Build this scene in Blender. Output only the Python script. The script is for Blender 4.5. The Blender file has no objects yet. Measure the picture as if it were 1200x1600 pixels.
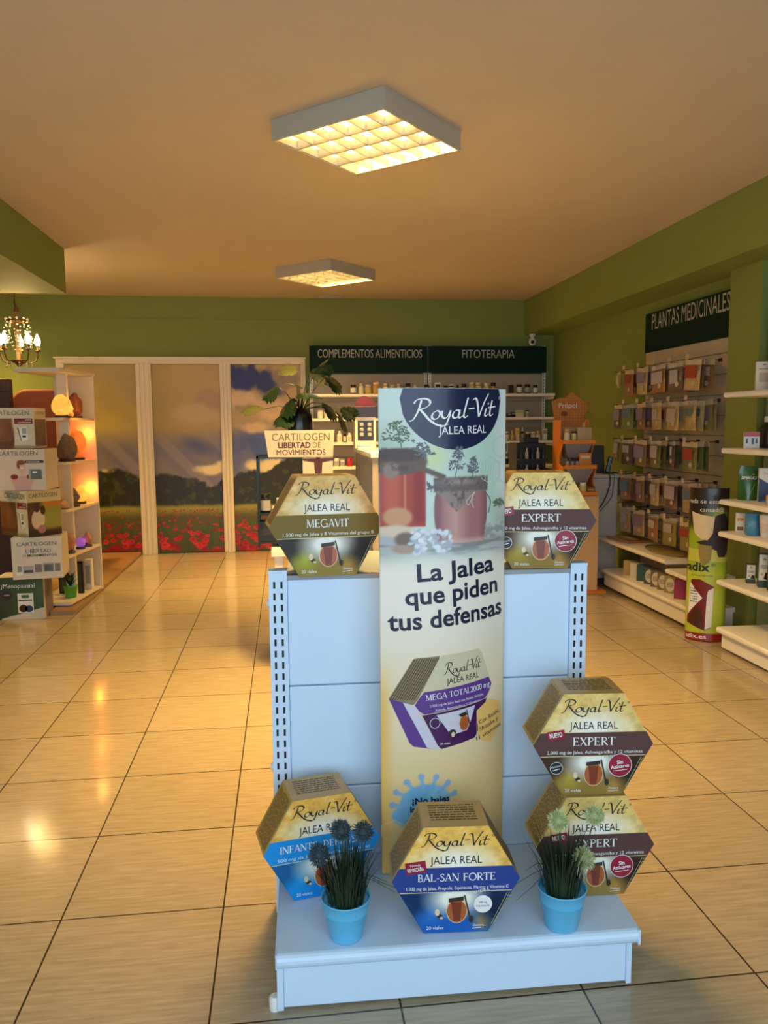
import bpy, bmesh, math, random
import numpy as np
from mathutils import Matrix, Vector
SC = bpy.context.scene
C = SC.collection
PI = math.pi
random.seed(7)

# ------------------------------------------------------------------ camera
cam_d = bpy.data.cameras.new('camera'); cam = bpy.data.objects.new('camera', cam_d); C.objects.link(cam)
cam_d.sensor_width = 36; cam_d.lens = 1240 / 1600 * 36; cam_d.clip_start = 0.05; cam_d.clip_end = 100
RIGHT, DOWN, FWD = (0.9923, -0.1239, -0.0076), (-0.0212, -0.1089, -0.9938), (0.1223, 0.9863, -0.1106)
cam.matrix_world = Matrix(((RIGHT[0], -DOWN[0], -FWD[0], 0), (RIGHT[1], -DOWN[1], -FWD[1], 0),
                           (RIGHT[2], -DOWN[2], -FWD[2], 1.4), (0, 0, 0, 1)))
SC.camera = cam

# ------------------------------------------------------------------ light and exposure
SC.view_settings.view_transform = 'Standard'; SC.view_settings.look = 'None'
SC.view_settings.gamma = 1; SC.view_settings.use_curve_mapping = False
SC.view_settings.exposure = 0.0
LAMP_POWER = 162        # each ceiling fixture
LAMP_COL = (1.0, 0.60, 0.17)
DAY_POWER = 126        # daylight through the shop window behind the camera
DAY_COL = (0.66, 0.84, 1.0)
world = bpy.data.worlds.new('daylight'); SC.world = world; world.use_nodes = True
world.node_tree.nodes['Background'].inputs[0].default_value = (0.5, 0.72, 1.0, 1)
world.node_tree.nodes['Background'].inputs[1].default_value = 0.25

def light(name, kind, loc, power, col, rot=(0, 0, 0), **kw):
    d = bpy.data.lights.new(name, kind); d.energy = power; d.color = col
    for k, v in kw.items(): setattr(d, k, v)
    o = bpy.data.objects.new(name, d); o.location = loc; o.rotation_euler = rot; C.objects.link(o)
    return o
light('window_daylight', 'AREA', (-.4, -1.16, 1.45), DAY_POWER, DAY_COL, (PI / 2, 0, 0), shape='RECTANGLE', size=5.9, size_y=2.2)

# ------------------------------------------------------------------ colours and materials
def S(r, g, b):
    f = lambda c: (c / 255 / 12.92) if c <= 10.31 else ((c / 255 + .055) / 1.055) ** 2.4
    return (f(r), f(g), f(b))
def Snp(a):
    a = np.asarray(a, float) / 255
    return np.where(a <= .04045, a / 12.92, ((a + .055) / 1.055) ** 2.4)

MATS = {}
def mat(name, col=(.8, .8, .8), rough=.5, metal=0., spec=.5, emit=None, power=0., var=.06, scale=30., alpha=1., trans=0., sub=0., coat=0.):
    if name in MATS: return MATS[name]
    m = bpy.data.materials.new(name); m.use_nodes = True
    nt = m.node_tree; b = nt.nodes['Principled BSDF']
    b.inputs['Roughness'].default_value = rough; b.inputs['Metallic'].default_value = metal
    b.inputs['Specular IOR Level'].default_value = spec
    b.inputs['Base Color'].default_value = (*col, 1)
    if coat: b.inputs['Coat Weight'].default_value = coat; b.inputs['Coat Roughness'].default_value = .08
    if trans: b.inputs['Transmission Weight'].default_value = trans
    if alpha < 1: b.inputs['Alpha'].default_value = alpha
    if emit:
        b.inputs['Emission Color'].default_value = (*emit, 1); b.inputs['Emission Strength'].default_value = power
    if var:
        tc = nt.nodes.new('ShaderNodeTexCoord'); n = nt.nodes.new('ShaderNodeTexNoise'); n.inputs['Scale'].default_value = scale
        n.inputs['Detail'].default_value = 4
        mx = nt.nodes.new('ShaderNodeMix'); mx.data_type = 'RGBA'
        mx.inputs[6].default_value = (*[c * (1 - var) for c in col], 1); mx.inputs[7].default_value = (*[min(1, c * (1 + var)) for c in col], 1)
        nt.links.new(tc.outputs['Object'], n.inputs['Vector']); nt.links.new(n.outputs['Fac'], mx.inputs[0])
        nt.links.new(mx.outputs[2], b.inputs['Base Color'])
    MATS[name] = m
    return m
def print_mat(name, rough=.4, coat=0., spec=.5):
    if name in MATS: return MATS[name]
    m = bpy.data.materials.new(name); m.use_nodes = True; nt = m.node_tree; b = nt.nodes['Principled BSDF']
    a = nt.nodes.new('ShaderNodeAttribute'); a.attribute_name = 'Col'
    nt.links.new(a.outputs['Color'], b.inputs['Base Color']); b.inputs['Roughness'].default_value = rough; b.inputs['Specular IOR Level'].default_value = spec
    if coat: b.inputs['Coat Weight'].default_value = coat; b.inputs['Coat Roughness'].default_value = .1
    MATS[name] = m
    return m

# ------------------------------------------------------------------ mesh collecting
class MB:
    def __init__(s): s.v = []; s.f = []; s.mi = []; s.sm = []
    def add(s, vs, fs, m=0, smooth=False):
        o = len(s.v); s.v += [tuple(map(float, p)) for p in vs]
        for f in fs: s.f.append([i + o for i in f]); s.mi.append(m); s.sm.append(smooth)
        return s
    def box(s, x0, x1, y0, y1, z0, z1, m=0, M=None):
        vs = [(x, y, z) for z in (z0, z1) for y in (y0, y1) for x in (x0, x1)]
        if M is not None: vs = [tuple(M @ Vector(p)) for p in vs]
        return s.add(vs, [(0, 2, 3, 1), (4, 5, 7, 6), (0, 1, 5, 4), (2, 6, 7, 3), (0, 4, 6, 2), (1, 3, 7, 5)], m)
    def prism(s, poly, axis, a, b, m=0, M=None):
        """polygon in the two other axes, swept from a to b along axis"""
        def P(p, t):
            q = [p[0], p[1]]; q.insert(axis, t); return tuple(q)
        n = len(poly); vs = [P(p, a) for p in poly] + [P(p, b) for p in poly]
        if M is not None: vs = [tuple(M @ Vector(p)) for p in vs]
        fs = [tuple(range(n))[::-1], tuple(range(n, 2 * n))] + [(i, (i + 1) % n, n + (i + 1) % n, n + i) for i in range(n)]
        return s.add(vs, fs, m)
    def lathe(s, prof, n=20, m=0, c=(0, 0, 0), M=None, smooth=True, cap=True, sx=1., sy=1.):
        vs = []; fs = []
        for r, z in prof:
            for k in range(n):
                a = 2 * PI * k / n; vs.append((c[0] + r * sx * math.cos(a), c[1] + r * sy * math.sin(a), c[2] + z))
        for j in range(len(prof) - 1):
            for k in range(n):
                fs.append((j * n + k, j * n + (k + 1) % n, (j + 1) * n + (k + 1) % n, (j + 1) * n + k))
        if M is not None: vs = [tuple(M @ Vector(p)) for p in vs]
        s.add(vs, fs, m, smooth)
        if cap:
            for j, rev in ((0, True), (len(prof) - 1, False)):
                if prof[j][0] > 1e-5:
                    ring = vs[j * n:(j + 1) * n]; s.add(ring, [tuple(range(n))[::-1] if rev else tuple(range(n))], m)
        return s
    def tube(s, pts, r, n=6, m=0, smooth=True):
        pts = [Vector(p) for p in pts]; rs = r if isinstance(r, (list, tuple)) else [r] * len(pts)
        vs = []; up = Vector((0, 0, 1))
        for i, p in enumerate(pts):
            d = (pts[min(i + 1, len(pts) - 1)] - pts[max(i - 1, 0)]).normalized()
            a = d.cross(up)
            if a.length < 1e-3: a = d.cross(Vector((1, 0, 0)))
            a.normalize(); b = d.cross(a)
            for k in range(n):
                t = 2 * PI * k / n; vs.append(p + rs[i] * (math.cos(t) * a + math.sin(t) * b))
        fs = [(i * n + k, i * n + (k + 1) % n, (i + 1) * n + (k + 1) % n, (i + 1) * n + k) for i in range(len(pts) - 1) for k in range(n)]
        s.add(vs, fs, m, smooth)
        s.add(vs[:n], [tuple(range(n))], m); s.add(vs[-n:], [tuple(range(n))[::-1]], m)
        return s
    def build(s, name, mats, parent=None, bevel=0., loc=None, rotz=0.):
        me = bpy.data.meshes.new(name); me.from_pydata(s.v, [], s.f)
        if not isinstance(mats, (list, tuple)): mats = [mats]
        for m in mats: me.materials.append(m)
        me.polygons.foreach_set('material_index', s.mi); me.polygons.foreach_set('use_smooth', s.sm); me.update()
        o = bpy.data.objects.new(name, me); C.objects.link(o)
        if parent is not None: o.parent = parent
        if loc is not None: o.location = loc
        if rotz: o.rotation_euler = (0, 0, rotz)
        if bevel:
            b = o.modifiers.new('bevel', 'BEVEL'); b.width = bevel; b.segments = 2; b.limit_method = 'ANGLE'; b.angle_limit = .7
        return o
def tag(o, label, cat, group=None):
    o['label'] = label; o['category'] = cat
    if group: o['group'] = group
    return o
def thing(name, label, cat, loc=(0, 0, 0), rotz=0., group=None):
    o = bpy.data.objects.new(name, None); o.empty_display_size = .05; C.objects.link(o)
    o.location = loc; o.rotation_euler = (0, 0, rotz)
    return tag(o, label, cat, group)
def struct(o): o['kind'] = 'structure'; return o
def dup(root, loc, rotz, label, group=None, scale=None):
    r = root.copy(); C.objects.link(r); r.location = loc; r.rotation_euler = (0, 0, rotz); r['label'] = label
    if group: r['group'] = group
    if scale: r.scale = scale
    for ch in list(root.children):
        c = ch.copy(); C.objects.link(c); c.parent = r
        for g in list(ch.children):
            d = g.copy(); C.objects.link(d); d.parent = c
    return r

# ------------------------------------------------------------------ lettering and printing
_T = {}
def glyphs(s, bold=0., shear=0.):
    k = (s, bold, shear)
    if k not in _T:
        cu = bpy.data.curves.new('t', 'FONT'); cu.body = s; cu.size = 1; cu.resolution_u = 3; cu.offset = bold; cu.shear = shear
        o = bpy.data.objects.new('t', cu); C.objects.link(o)
        me = bpy.data.meshes.new_from_object(o)
        v = np.array([p.co[:2] for p in me.vertices]).reshape(-1, 2); f = [tuple(p.vertices) for p in me.polygons]
        bpy.data.objects.remove(o); bpy.data.curves.remove(cu); bpy.data.meshes.remove(me)
        _T[k] = (v, f)
    v, f = _T[k]; return v.copy(), f
CAP = glyphs('H')[0][:, 1].max()

def smooth_path(p, n=6):
    p = np.array(p, float)
    if len(p) < 3: return np.stack([p[0] + (p[-1] - p[0]) * t for t in np.linspace(0, 1, n)])
    q = np.vstack([2 * p[0] - p[1], p, 2 * p[-1] - p[-2]]); out = []
    for i in range(1, len(q) - 2):
        for t in np.linspace(0, 1, n, endpoint=False):
            a, b, c, d = q[i - 1], q[i], q[i + 1], q[i + 2]
            out.append(.5 * (2 * b + (c - a) * t + (2 * a - 5 * b + 4 * c - d) * t * t + (3 * b - a - 3 * c + d) * t ** 3))
    out.append(p[-1]); return np.array(out)
def ribbon(path, w):
    d = np.gradient(path, axis=0); d /= np.maximum(np.hypot(d[:, 0], d[:, 1]), 1e-9)[:, None]
    nrm = np.stack([-d[:, 1], d[:, 0]], 1); w = np.broadcast_to(w, len(path))[:, None] / 2
    v = np.vstack([path + nrm * w, path - nrm * w]); n = len(path)
    return v, [(i, i + n, i + n + 1, i + 1) for i in range(n - 1)]
def nib(path, lo, hi, ang=.75):
    d = np.gradient(path, axis=0); a = np.arctan2(d[:, 1], d[:, 0]); return lo + (hi - lo) * np.abs(np.sin(a - ang))
def ell(cx, cy, rx, ry, a0=0., a1=360., n=18, sh=0.):
    t = np.radians(np.linspace(a0, a1, n)); x = cx + rx * np.cos(t); y = cy + ry * np.sin(t); return np.stack([x + sh * (y - cy), y], 1)
SCRIPT = [[(.12, .82), (.2, .98), (.42, 1.04), (.6, .95), (.62, .76), (.48, .6), (.3, .52)],
          [(.36, .98), (.3, .7), (.2, .35), (.06, .04), (-.06, -.02)],
          [(.3, .52), (.42, .3), (.56, .02), (.78, -.24), (1.02, -.34), (1.2, -.26)],
          ('e', .8, .21, .13, .2, .25),
          [(1.02, .4), (1.0, .16), (1.08, .03), (1.2, .12), (1.31, .38)], [(1.31, .4), (1.24, .05), (1.12, -.26), (.98, -.36), (.9, -.28)],
          ('e', 1.5, .2, .12, .19, .25), [(1.65, .4), (1.58, .1), (1.63, .01), (1.74, .1)],
          [(1.98, .98), (1.86, .5), (1.78, .1), (1.84, .01), (1.94, .1)],
          [(1.98, .42), (2.22, .44)],
          [(2.16, .84), (2.26, .93), (2.33, .8), (2.36, .4), (2.38, 0.)], [(2.38, 0.), (2.52, .4), (2.68, .8), (2.84, 1.12)],
          [(2.72, .4), (2.64, .1), (2.69, .01), (2.78, .1)], [(2.80, .58), (2.83, .66)],
          [(3.0, .78), (2.92, .45), (2.86, .1), (2.91, .01), (3.02, .1)], [(2.8, .42), (3.14, .46)]]
def script_geo():
    out = []
    for s in SCRIPT:
        if s[0] == 'e': p = ell(s[1], s[2], s[3], s[4], 60, 430, 22, s[5])
        else: p = smooth_path(s, 7)
        out.append(ribbon(p, nib(p, .028, .085)))
    return out
TK, TN = .15, .055
def roman(ch):
    """strokes of a roman capital, cap height 1: list of (points, width), advance"""
    L = lambda x0, y0, x1, y1, w: ([(x0, y0), (x1, y1)], w)
    sf = lambda x, y, w=.2: ([(x - w / 2, y), (x + w / 2, y)], TN)
    stem = lambda x, w=TK: [L(x, 0, x, 1, w), sf(x, .03, .26), sf(x, .97, .26)]
    if ch == 'E': return stem(.15) + [L(.15, .97, .56, .97, TN), L(.15, .52, .46, .52, TN), L(.15, .03, .6, .03, TN), L(.55, .84, .55, .99, TN), L(.46, .44, .46, .6, TN), L(.6, .0, .6, .17, TN)], .72
    if ch == 'F': return stem(.15) + [L(.15, .97, .56, .97, TN), L(.15, .52, .46, .52, TN), L(.55, .82, .55, .99, TN), L(.46, .44, .46, .6, TN)], .66
    if ch == 'L': return stem(.15) + [L(.15, .03, .58, .03, TN), L(.58, 0, .58, .2, TN)], .66
    if ch == 'I': return stem(.15), .32
    if ch == 'T': return [L(.36, 0, .36, 1, TK), sf(.36, .03, .28), L(.03, .97, .69, .97, TN), L(.04, .8, .04, .99, TN), L(.68, .8, .68, .99, TN)], .76
    if ch == 'X': return [L(.08, 1, .66, 0, TK), L(.64, 1, .06, 0, TN), sf(.1, .97), sf(.64, .97), sf(.08, .03), sf(.66, .03)], .78
    if ch == 'P': return stem(.15) + [(ell(.18, .73, .4, .245, 90, -90), .09)], .66
    if ch == 'R': return stem(.15) + [(ell(.18, .74, .38, .235, 90, -90), .09), L(.3, .5, .68, .0, TK * .9)], .74
    if ch == 'B': return stem(.15) + [(ell(.18, .755, .34, .22, 90, -90), .085), (ell(.18, .275, .42, .25, 90, -90), .09)], .68
    if ch == 'D': return stem(.15) + [(ell(.16, .5, .56, .47, 90, -90), .1)], .84
    if ch == 'O': return [(ell(.47, .5, .4, .47, 0, 360, 28), .11)], .96
    if ch == 'G': return [(ell(.48, .5, .42, .47, 45, 320, 24), .11), L(.8, .0, .8, .42, TK * .9), sf(.78, .44, .26)], .96
    if ch == 'S': return [(smooth_path([(.5, .84), (.36, .98), (.16, .9), (.12, .72), (.3, .54), (.46, .4), (.5, .2), (.34, .03), (.14, .05), (.05, .2)], 4), .1)], .6
    if ch == 'A': return [L(.38, 1, .06, 0, TN), L(.38, 1, .72, 0, TK), L(.2, .36, .58, .36, TN), sf(.06, .03), sf(.72, .03)], .8
    if ch == 'V': return [L(.06, 1, .4, 0, TK), L(.4, 0, .72, 1, TN), sf(.08, .97), sf(.7, .97)], .78
    if ch == 'N': return [L(.12, 0, .12, 1, TN), L(.12, 1, .74, 0, TK), L(.74, 0, .74, 1, TN), sf(.12, .03), sf(.1, .97), sf(.74, .97)], .88
    if ch == 'M': return [L(.1, 0, .14, 1, TN), L(.14, 1, .48, .06, TK), L(.48, .06, .82, 1, TN), L(.84, 1, .86, 0, TK), sf(.1, .03), sf(.86, .03, .26), sf(.1, .97), sf(.84, .97)], 1.02
    if ch == '-': return [L(.04, .38, .34, .38, .07)], .42
    return [], .4
def roman_geo(s):
    out = []; x = 0.
    for ch in s:
        st, adv = roman(ch)
        for p, w in st:
            p = np.array(p, float) if len(p) > 2 else smooth_path(p, 2)
            v, f = ribbon(p, w); v[:, 0] += x; out.append((v, f))
        x += adv
    return out, x

class Print:
    """flat artwork in (u, v), laid on a surface by fn(u, v, off)"""
    def __init__(s, fn, step=.00035): s.fn = fn; s.mb = MB(); s.mats = []; s.step = step
    def _mi(s, m):
        if m not in s.mats: s.mats.append(m)
        return s.mats.index(m)
    def geo(s, v, f, m, layer=1):
        v = np.asarray(v, float)
        if len(v) == 0: return s
        s.mb.add(s.fn(v[:, 0], v[:, 1], layer * s.step), f, s._mi(m)); return s
    def poly(s, p, m, layer=1): return s.geo(p, [tuple(range(len(p)))], m, layer)
    def rect(s, u0, u1, v0, v1, m, layer=1): return s.poly([(u0, v0), (u1, v0), (u1, v1), (u0, v1)], m, layer)
    def disc(s, u, v, r, m, layer=1, ry=None, n=28): return s.poly(ell(u, v, r, ry or r, 0, 360 - 360 / n, n), m, layer)
    def line(s, p, w, m, layer=1, n=None):
        p = smooth_path(p, n) if n else np.array(p, float); v, f = ribbon(p, w); return s.geo(v, f, m, layer)
    def convex(s, p, m, layer=1, cols=16):
        p = np.array(p, float); us = np.linspace(p[:, 0].min() + 1e-6, p[:, 0].max() - 1e-6, cols); top = []; bot = []
        for u in us:
            ys = []
            for i in range(len(p)):
                a, b = p[i], p[(i + 1) % len(p)]
                if (a[0] - u) * (b[0] - u) <= 0 and abs(a[0] - b[0]) > 1e-9: ys.append(a[1] + (b[1] - a[1]) * (u - a[0]) / (b[0] - a[0]))
            top.append((u, max(ys))); bot.append((u, min(ys)))
        n = cols; return s.geo(np.array(top + bot), [(i, i + n, i + n + 1, i + 1) for i in range(n - 1)], m, layer)
    def _xf(s, v, u, w, k, rot, sx):
        v = v * k; v[:, 0] *= sx; c, t = math.cos(rot), math.sin(rot)
        return np.stack([u + v[:, 0] * c - v[:, 1] * t, w + v[:, 0] * t + v[:, 1] * c], 1)
    def text(s, txt, u, v, h, m, layer=2, align='c', bold=0., shear=0., rot=0., width=None, sx=1.):
        g, f = glyphs(txt, bold, shear)
        if len(g) == 0: return s
        g = g / CAP; g[:, 0] -= g[:, 0].min(); W = g[:, 0].max()
        if width: sx = width / (W * h)
        g[:, 0] -= {'c': W / 2, 'l': 0, 'r': W}[align]
        return s.geo(s._xf(g, u, v, h, rot, sx), f, m, layer)
    def roman(s, txt, u, v, h, m, layer=2, width=None, rot=0.):
        gs, W = roman_geo(txt); sx = (width / (W * h)) if width else 1.
        for g, f in gs:
            g = g.copy(); g[:, 0] -= W / 2; s.geo(s._xf(g, u, v, h, rot, sx), f, m, layer)
        return s
    def script(s, u, v, h, m, layer=2, width=None, rot=0.):
        W = 3.2; sx = (width / (W * h)) if width else 1.
        for g, f in script_geo():
            g = g.copy(); g[:, 0] -= W / 2; s.geo(s._xf(g, u, v, h, rot, sx), f, m, layer)
        return s
    def lines(s, u0, u1, v0, v1, n, m, layer=1, fill=.45, seed=1, clip=None):
        """rows of small print"""
        r = random.Random(seed); dv = (v1 - v0) / n
        for i in range(n):
            y = v0 + (i + .5) * dv; a, b = clip(y) if clip else (u0, u1); x = a
            while x < b - .004:
                w = r.uniform(.006, .022); x2 = min(b, x + w)
                s.rect(x, x2, y - dv * fill / 2, y + dv * fill / 2, m, layer); x = x2 + .0025
        return s
    def build(s, name, parent=None): return s.mb.build(name, s.mats, parent)

def sstep(a, b, x): t = np.clip((x - a) / (b - a), 0, 1); return t * t * (3 - 2 * t)
def vnoise(x, y, seed=0):
    def h(i, j): return np.modf(np.abs(np.sin(i * 127.1 + j * 311.7 + seed * 74.7) * 43758.5453))[0]
    i, j = np.floor(x), np.floor(y); fx, fy = x - i, y - j; fx = fx * fx * (3 - 2 * fx); fy = fy * fy * (3 - 2 * fy)
    return (h(i, j) * (1 - fx) + h(i + 1, j) * fx) * (1 - fy) + (h(i, j + 1) * (1 - fx) + h(i + 1, j + 1) * fx) * fy
def fbm(x, y, seed=0, o=4):
    r = 0; a = .5
    for k in range(o): r = r + a * vnoise(x * 2 ** k, y * 2 ** k, seed + k); a *= .5
    return r
class Art:
    """printed picture held as colours on a fine grid (colours as sRGB 0-255)"""
    def __init__(s, U, V, base): s.U, s.V = U, V; s.c = np.ones(U.shape + (3,)) * np.array(base, float)
    def blend(s, col, m): s.c = s.c * (1 - m[..., None]) + np.asarray(col, float) * m[..., None]; return s
    def disc(s, u, v, rx, ry, col, soft=.15):
        d = np.hypot((s.U - u) / rx, (s.V - v) / ry); return s.blend(col, 1 - sstep(1 - soft, 1 + soft, d))
    def rect(s, u0, u1, v0, v1, col, e=.002):
        m = sstep(u0 - e, u0 + e, s.U) * (1 - sstep(u1 - e, u1 + e, s.U)) * sstep(v0 - e, v0 + e, s.V) * (1 - sstep(v1 - e, v1 + e, s.V)); return s.blend(col, m)
def art_grid(fn, u, v, nu, nv, paint, name, m, parent=None, mask=None):
    """grid on fn(u,v,0) coloured by paint(Art); v may be a function giving rows"""
    U, V = np.meshgrid(np.linspace(u[0], u[1], nu), np.linspace(v[0], v[1], nv))
    if mask: U = mask(U, V)
    a = Art(U, V, (255, 255, 255)); paint(a)
    co = np.asarray(fn(U.ravel(), V.ravel(), 0.))
    faces = [(j * nu + i, j * nu + i + 1, (j + 1) * nu + i + 1, (j + 1) * nu + i) for j in range(nv - 1) for i in range(nu - 1)]
    me = bpy.data.meshes.new(name); me.from_pydata(co.tolist(), [], faces)
    at = me.color_attributes.new('Col', 'FLOAT_COLOR', 'POINT')
    col = np.ones((nu * nv, 4), np.float32); col[:, :3] = Snp(np.clip(a.c, 0, 255)).reshape(-1, 3)
    at.data.foreach_set('color', col.ravel()); me.materials.append(m)
    me.polygons.foreach_set('use_smooth', [True] * len(faces)); me.update()
    o = bpy.data.objects.new(name, me); C.objects.link(o)
    if parent is not None: o.parent = parent
    return o
def planefn(o, ux, vx, n):
    """(u,v,off) -> o + u*ux + v*vx + off*n"""
    o, ux, vx, n = (np.array(k, float) for k in (o, ux, vx, n))
    return lambda u, v, off: o + np.outer(u, ux) + np.outer(v, vx) + off * n

# ------------------------------------------------------------------ the room
XL, XR, YF, YB, ZC = -3.7, 3.06, -1.25, 8.87, 2.764
def wall_mat(name, col, rough=.7):
    m = mat(name, col, rough, var=.05, scale=3.0, spec=.3)
    nt = m.node_tree; b = nt.nodes['Principled BSDF']; tc = nt.nodes.new('ShaderNodeTexCoord')
    n = nt.nodes.new('ShaderNodeTexNoise'); n.inputs['Scale'].default_value = 90; bp = nt.nodes.new('ShaderNodeBump'); bp.inputs['Strength'].default_value = .06
    nt.links.new(tc.outputs['Object'], n.inputs['Vector']); nt.links.new(n.outputs['Fac'], bp.inputs['Height']); nt.links.new(bp.outputs[0], b.inputs['Normal'])
    return m
M_WALL = wall_mat('green_paint', (.23, .28, .075))
M_BULK = M_WALL
M_CEIL = wall_mat('ceiling_paint', (.57, .49, .39), .8)
M_SKIN = wall_mat('pale_paint', (.5, .5, .45))
def floor_mat():
    m = bpy.data.materials.new('glazed_floor_tile'); m.use_nodes = True; nt = m.node_tree; b = nt.nodes['Principled BSDF']; L = nt.links.new
    N = nt.nodes.new
    tc = N('ShaderNodeTexCoord')
    def mapping(loc, sc):
        p = N('ShaderNodeMapping'); p.inputs['Location'].default_value = loc; p.inputs['Scale'].default_value = sc; L(tc.outputs['Object'], p.inputs['Vector']); return p
    br = N('ShaderNodeTexBrick'); br.offset = 0; br.squash = 1
    br.inputs['Scale'].default_value = 1; br.inputs['Brick Width'].default_value = .456; br.inputs['Row Height'].default_value = .467
    br.inputs['Mortar Size'].default_value = .0028; br.inputs['Mortar Smooth'].default_value = .2; br.inputs['Bias'].default_value = 0
    br.inputs['Color1'].default_value = (.42, .35, .245, 1); br.inputs['Color2'].default_value = (.465, .39, .275, 1); br.inputs['Mortar'].default_value = (.05, .032, .018, 1)
    L(mapping((1.574 + .456 * 12, -5.021 + .467 * 30, 0), (1, 1, 1)).outputs[0], br.inputs['Vector'])
    w = N('ShaderNodeTexNoise'); w.inputs['Scale'].default_value = 1; w.inputs['Detail'].default_value = 5; w.inputs['Roughness'].default_value = .65
    L(mapping((0, 0, 0), (7, 85, 1)).outputs[0], w.inputs['Vector'])
    cr = N('ShaderNodeValToRGB'); cr.color_ramp.elements[0].position = .32; cr.color_ramp.elements[0].color = (.70, .64, .56, 1)
    cr.color_ramp.elements[1].position = .66; cr.color_ramp.elements[1].color = (1.12, 1.1, 1.06, 1)
    L(w.outputs['Fac'], cr.inputs[0])
    mx = N('ShaderNodeMix'); mx.data_type = 'RGBA'; mx.blend_type = 'MULTIPLY'; mx.inputs[0].default_value = .75
    L(br.outputs['Color'], mx.inputs[6]); L(cr.outputs[0], mx.inputs[7]); L(mx.outputs[2], b.inputs['Base Color'])
    b.inputs['Roughness'].default_value = .11; b.inputs['Specular IOR Level'].default_value = .5
    bp = N('ShaderNodeBump'); bp.inputs['Strength'].default_value = .25; bp.inputs['Distance'].default_value = .002; bp.invert = True
    L(br.outputs['Fac'], bp.inputs['Height'])
    n2 = N('ShaderNodeTexNoise'); n2.inputs['Scale'].default_value = 6; L(tc.outputs['Object'], n2.inputs['Vector'])
    b2 = N('ShaderNodeBump'); b2.inputs['Strength'].default_value = .015; L(n2.outputs['Fac'], b2.inputs['Height']); L(bp.outputs[0], b2.inputs['Normal']); L(b2.outputs[0], b.inputs['Normal'])
    return m
struct(MB().box(XL - .1, XR + .1, YF - .1, YB + .1, -.1, 0).build('floor', floor_mat()))
struct(MB().box(XL - .1, XR + .1, YF - .1, YB + .1, ZC, ZC + .1).build('ceiling', M_CEIL))
struct(MB().box(XL - .1, XR + .1, YB, YB + .1, 0, ZC).build('wall_back', M_WALL))
struct(MB().box(XR, XR + .1, YF - .1, YB, 0, ZC).build('wall_right', M_WALL))
struct(MB().box(XL - .1, XL, YF - .1, YB, 0, ZC).build('wall_left', M_WALL))
struct(MB().box(XL, -3.4, YF - .1, YF, 0, ZC).box(2.62, XR, YF - .1, YF, 0, ZC).box(-3.4, 2.62, YF - .1, YF, 2.56, ZC).box(-3.4, 2.62, YF - .1, YF, 0, .34).build('wall_front', M_SKIN))
struct(MB().box(2.713, XR, YF, YB, 2.385, ZC).build('trim_1', M_BULK))
struct(MB().box(XL, -1.664, YF, 6.59, 2.425, ZC).build('trim_2', M_BULK))
struct(MB().box(2.95, XR, 4.70, 5.06, 0, 2.385).build('wall_pillar', M_WALL))
struct(MB().box(-2.9, .3, YB - .004, YB, 2.53, 2.536).build('trim_4', mat('paint_joint', (.22, .22, .06), .8)))
M_OAK = mat('brown_wood_floor', (.33, .19, .08), .3, var=.15, scale=14)
M_FRAME = mat('cream_frame_paint', (.82, .74, .60), .4, var=.03)
struct(MB().prism([(-3.69, 6.5), (-1.76, 6.5), (-1.76, 6.05), (-1.575, 6.05), (-1.575, 8.82), (-3.69, 8.82)], 2, 0, .03).build('floor_platform', M_OAK))

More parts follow.
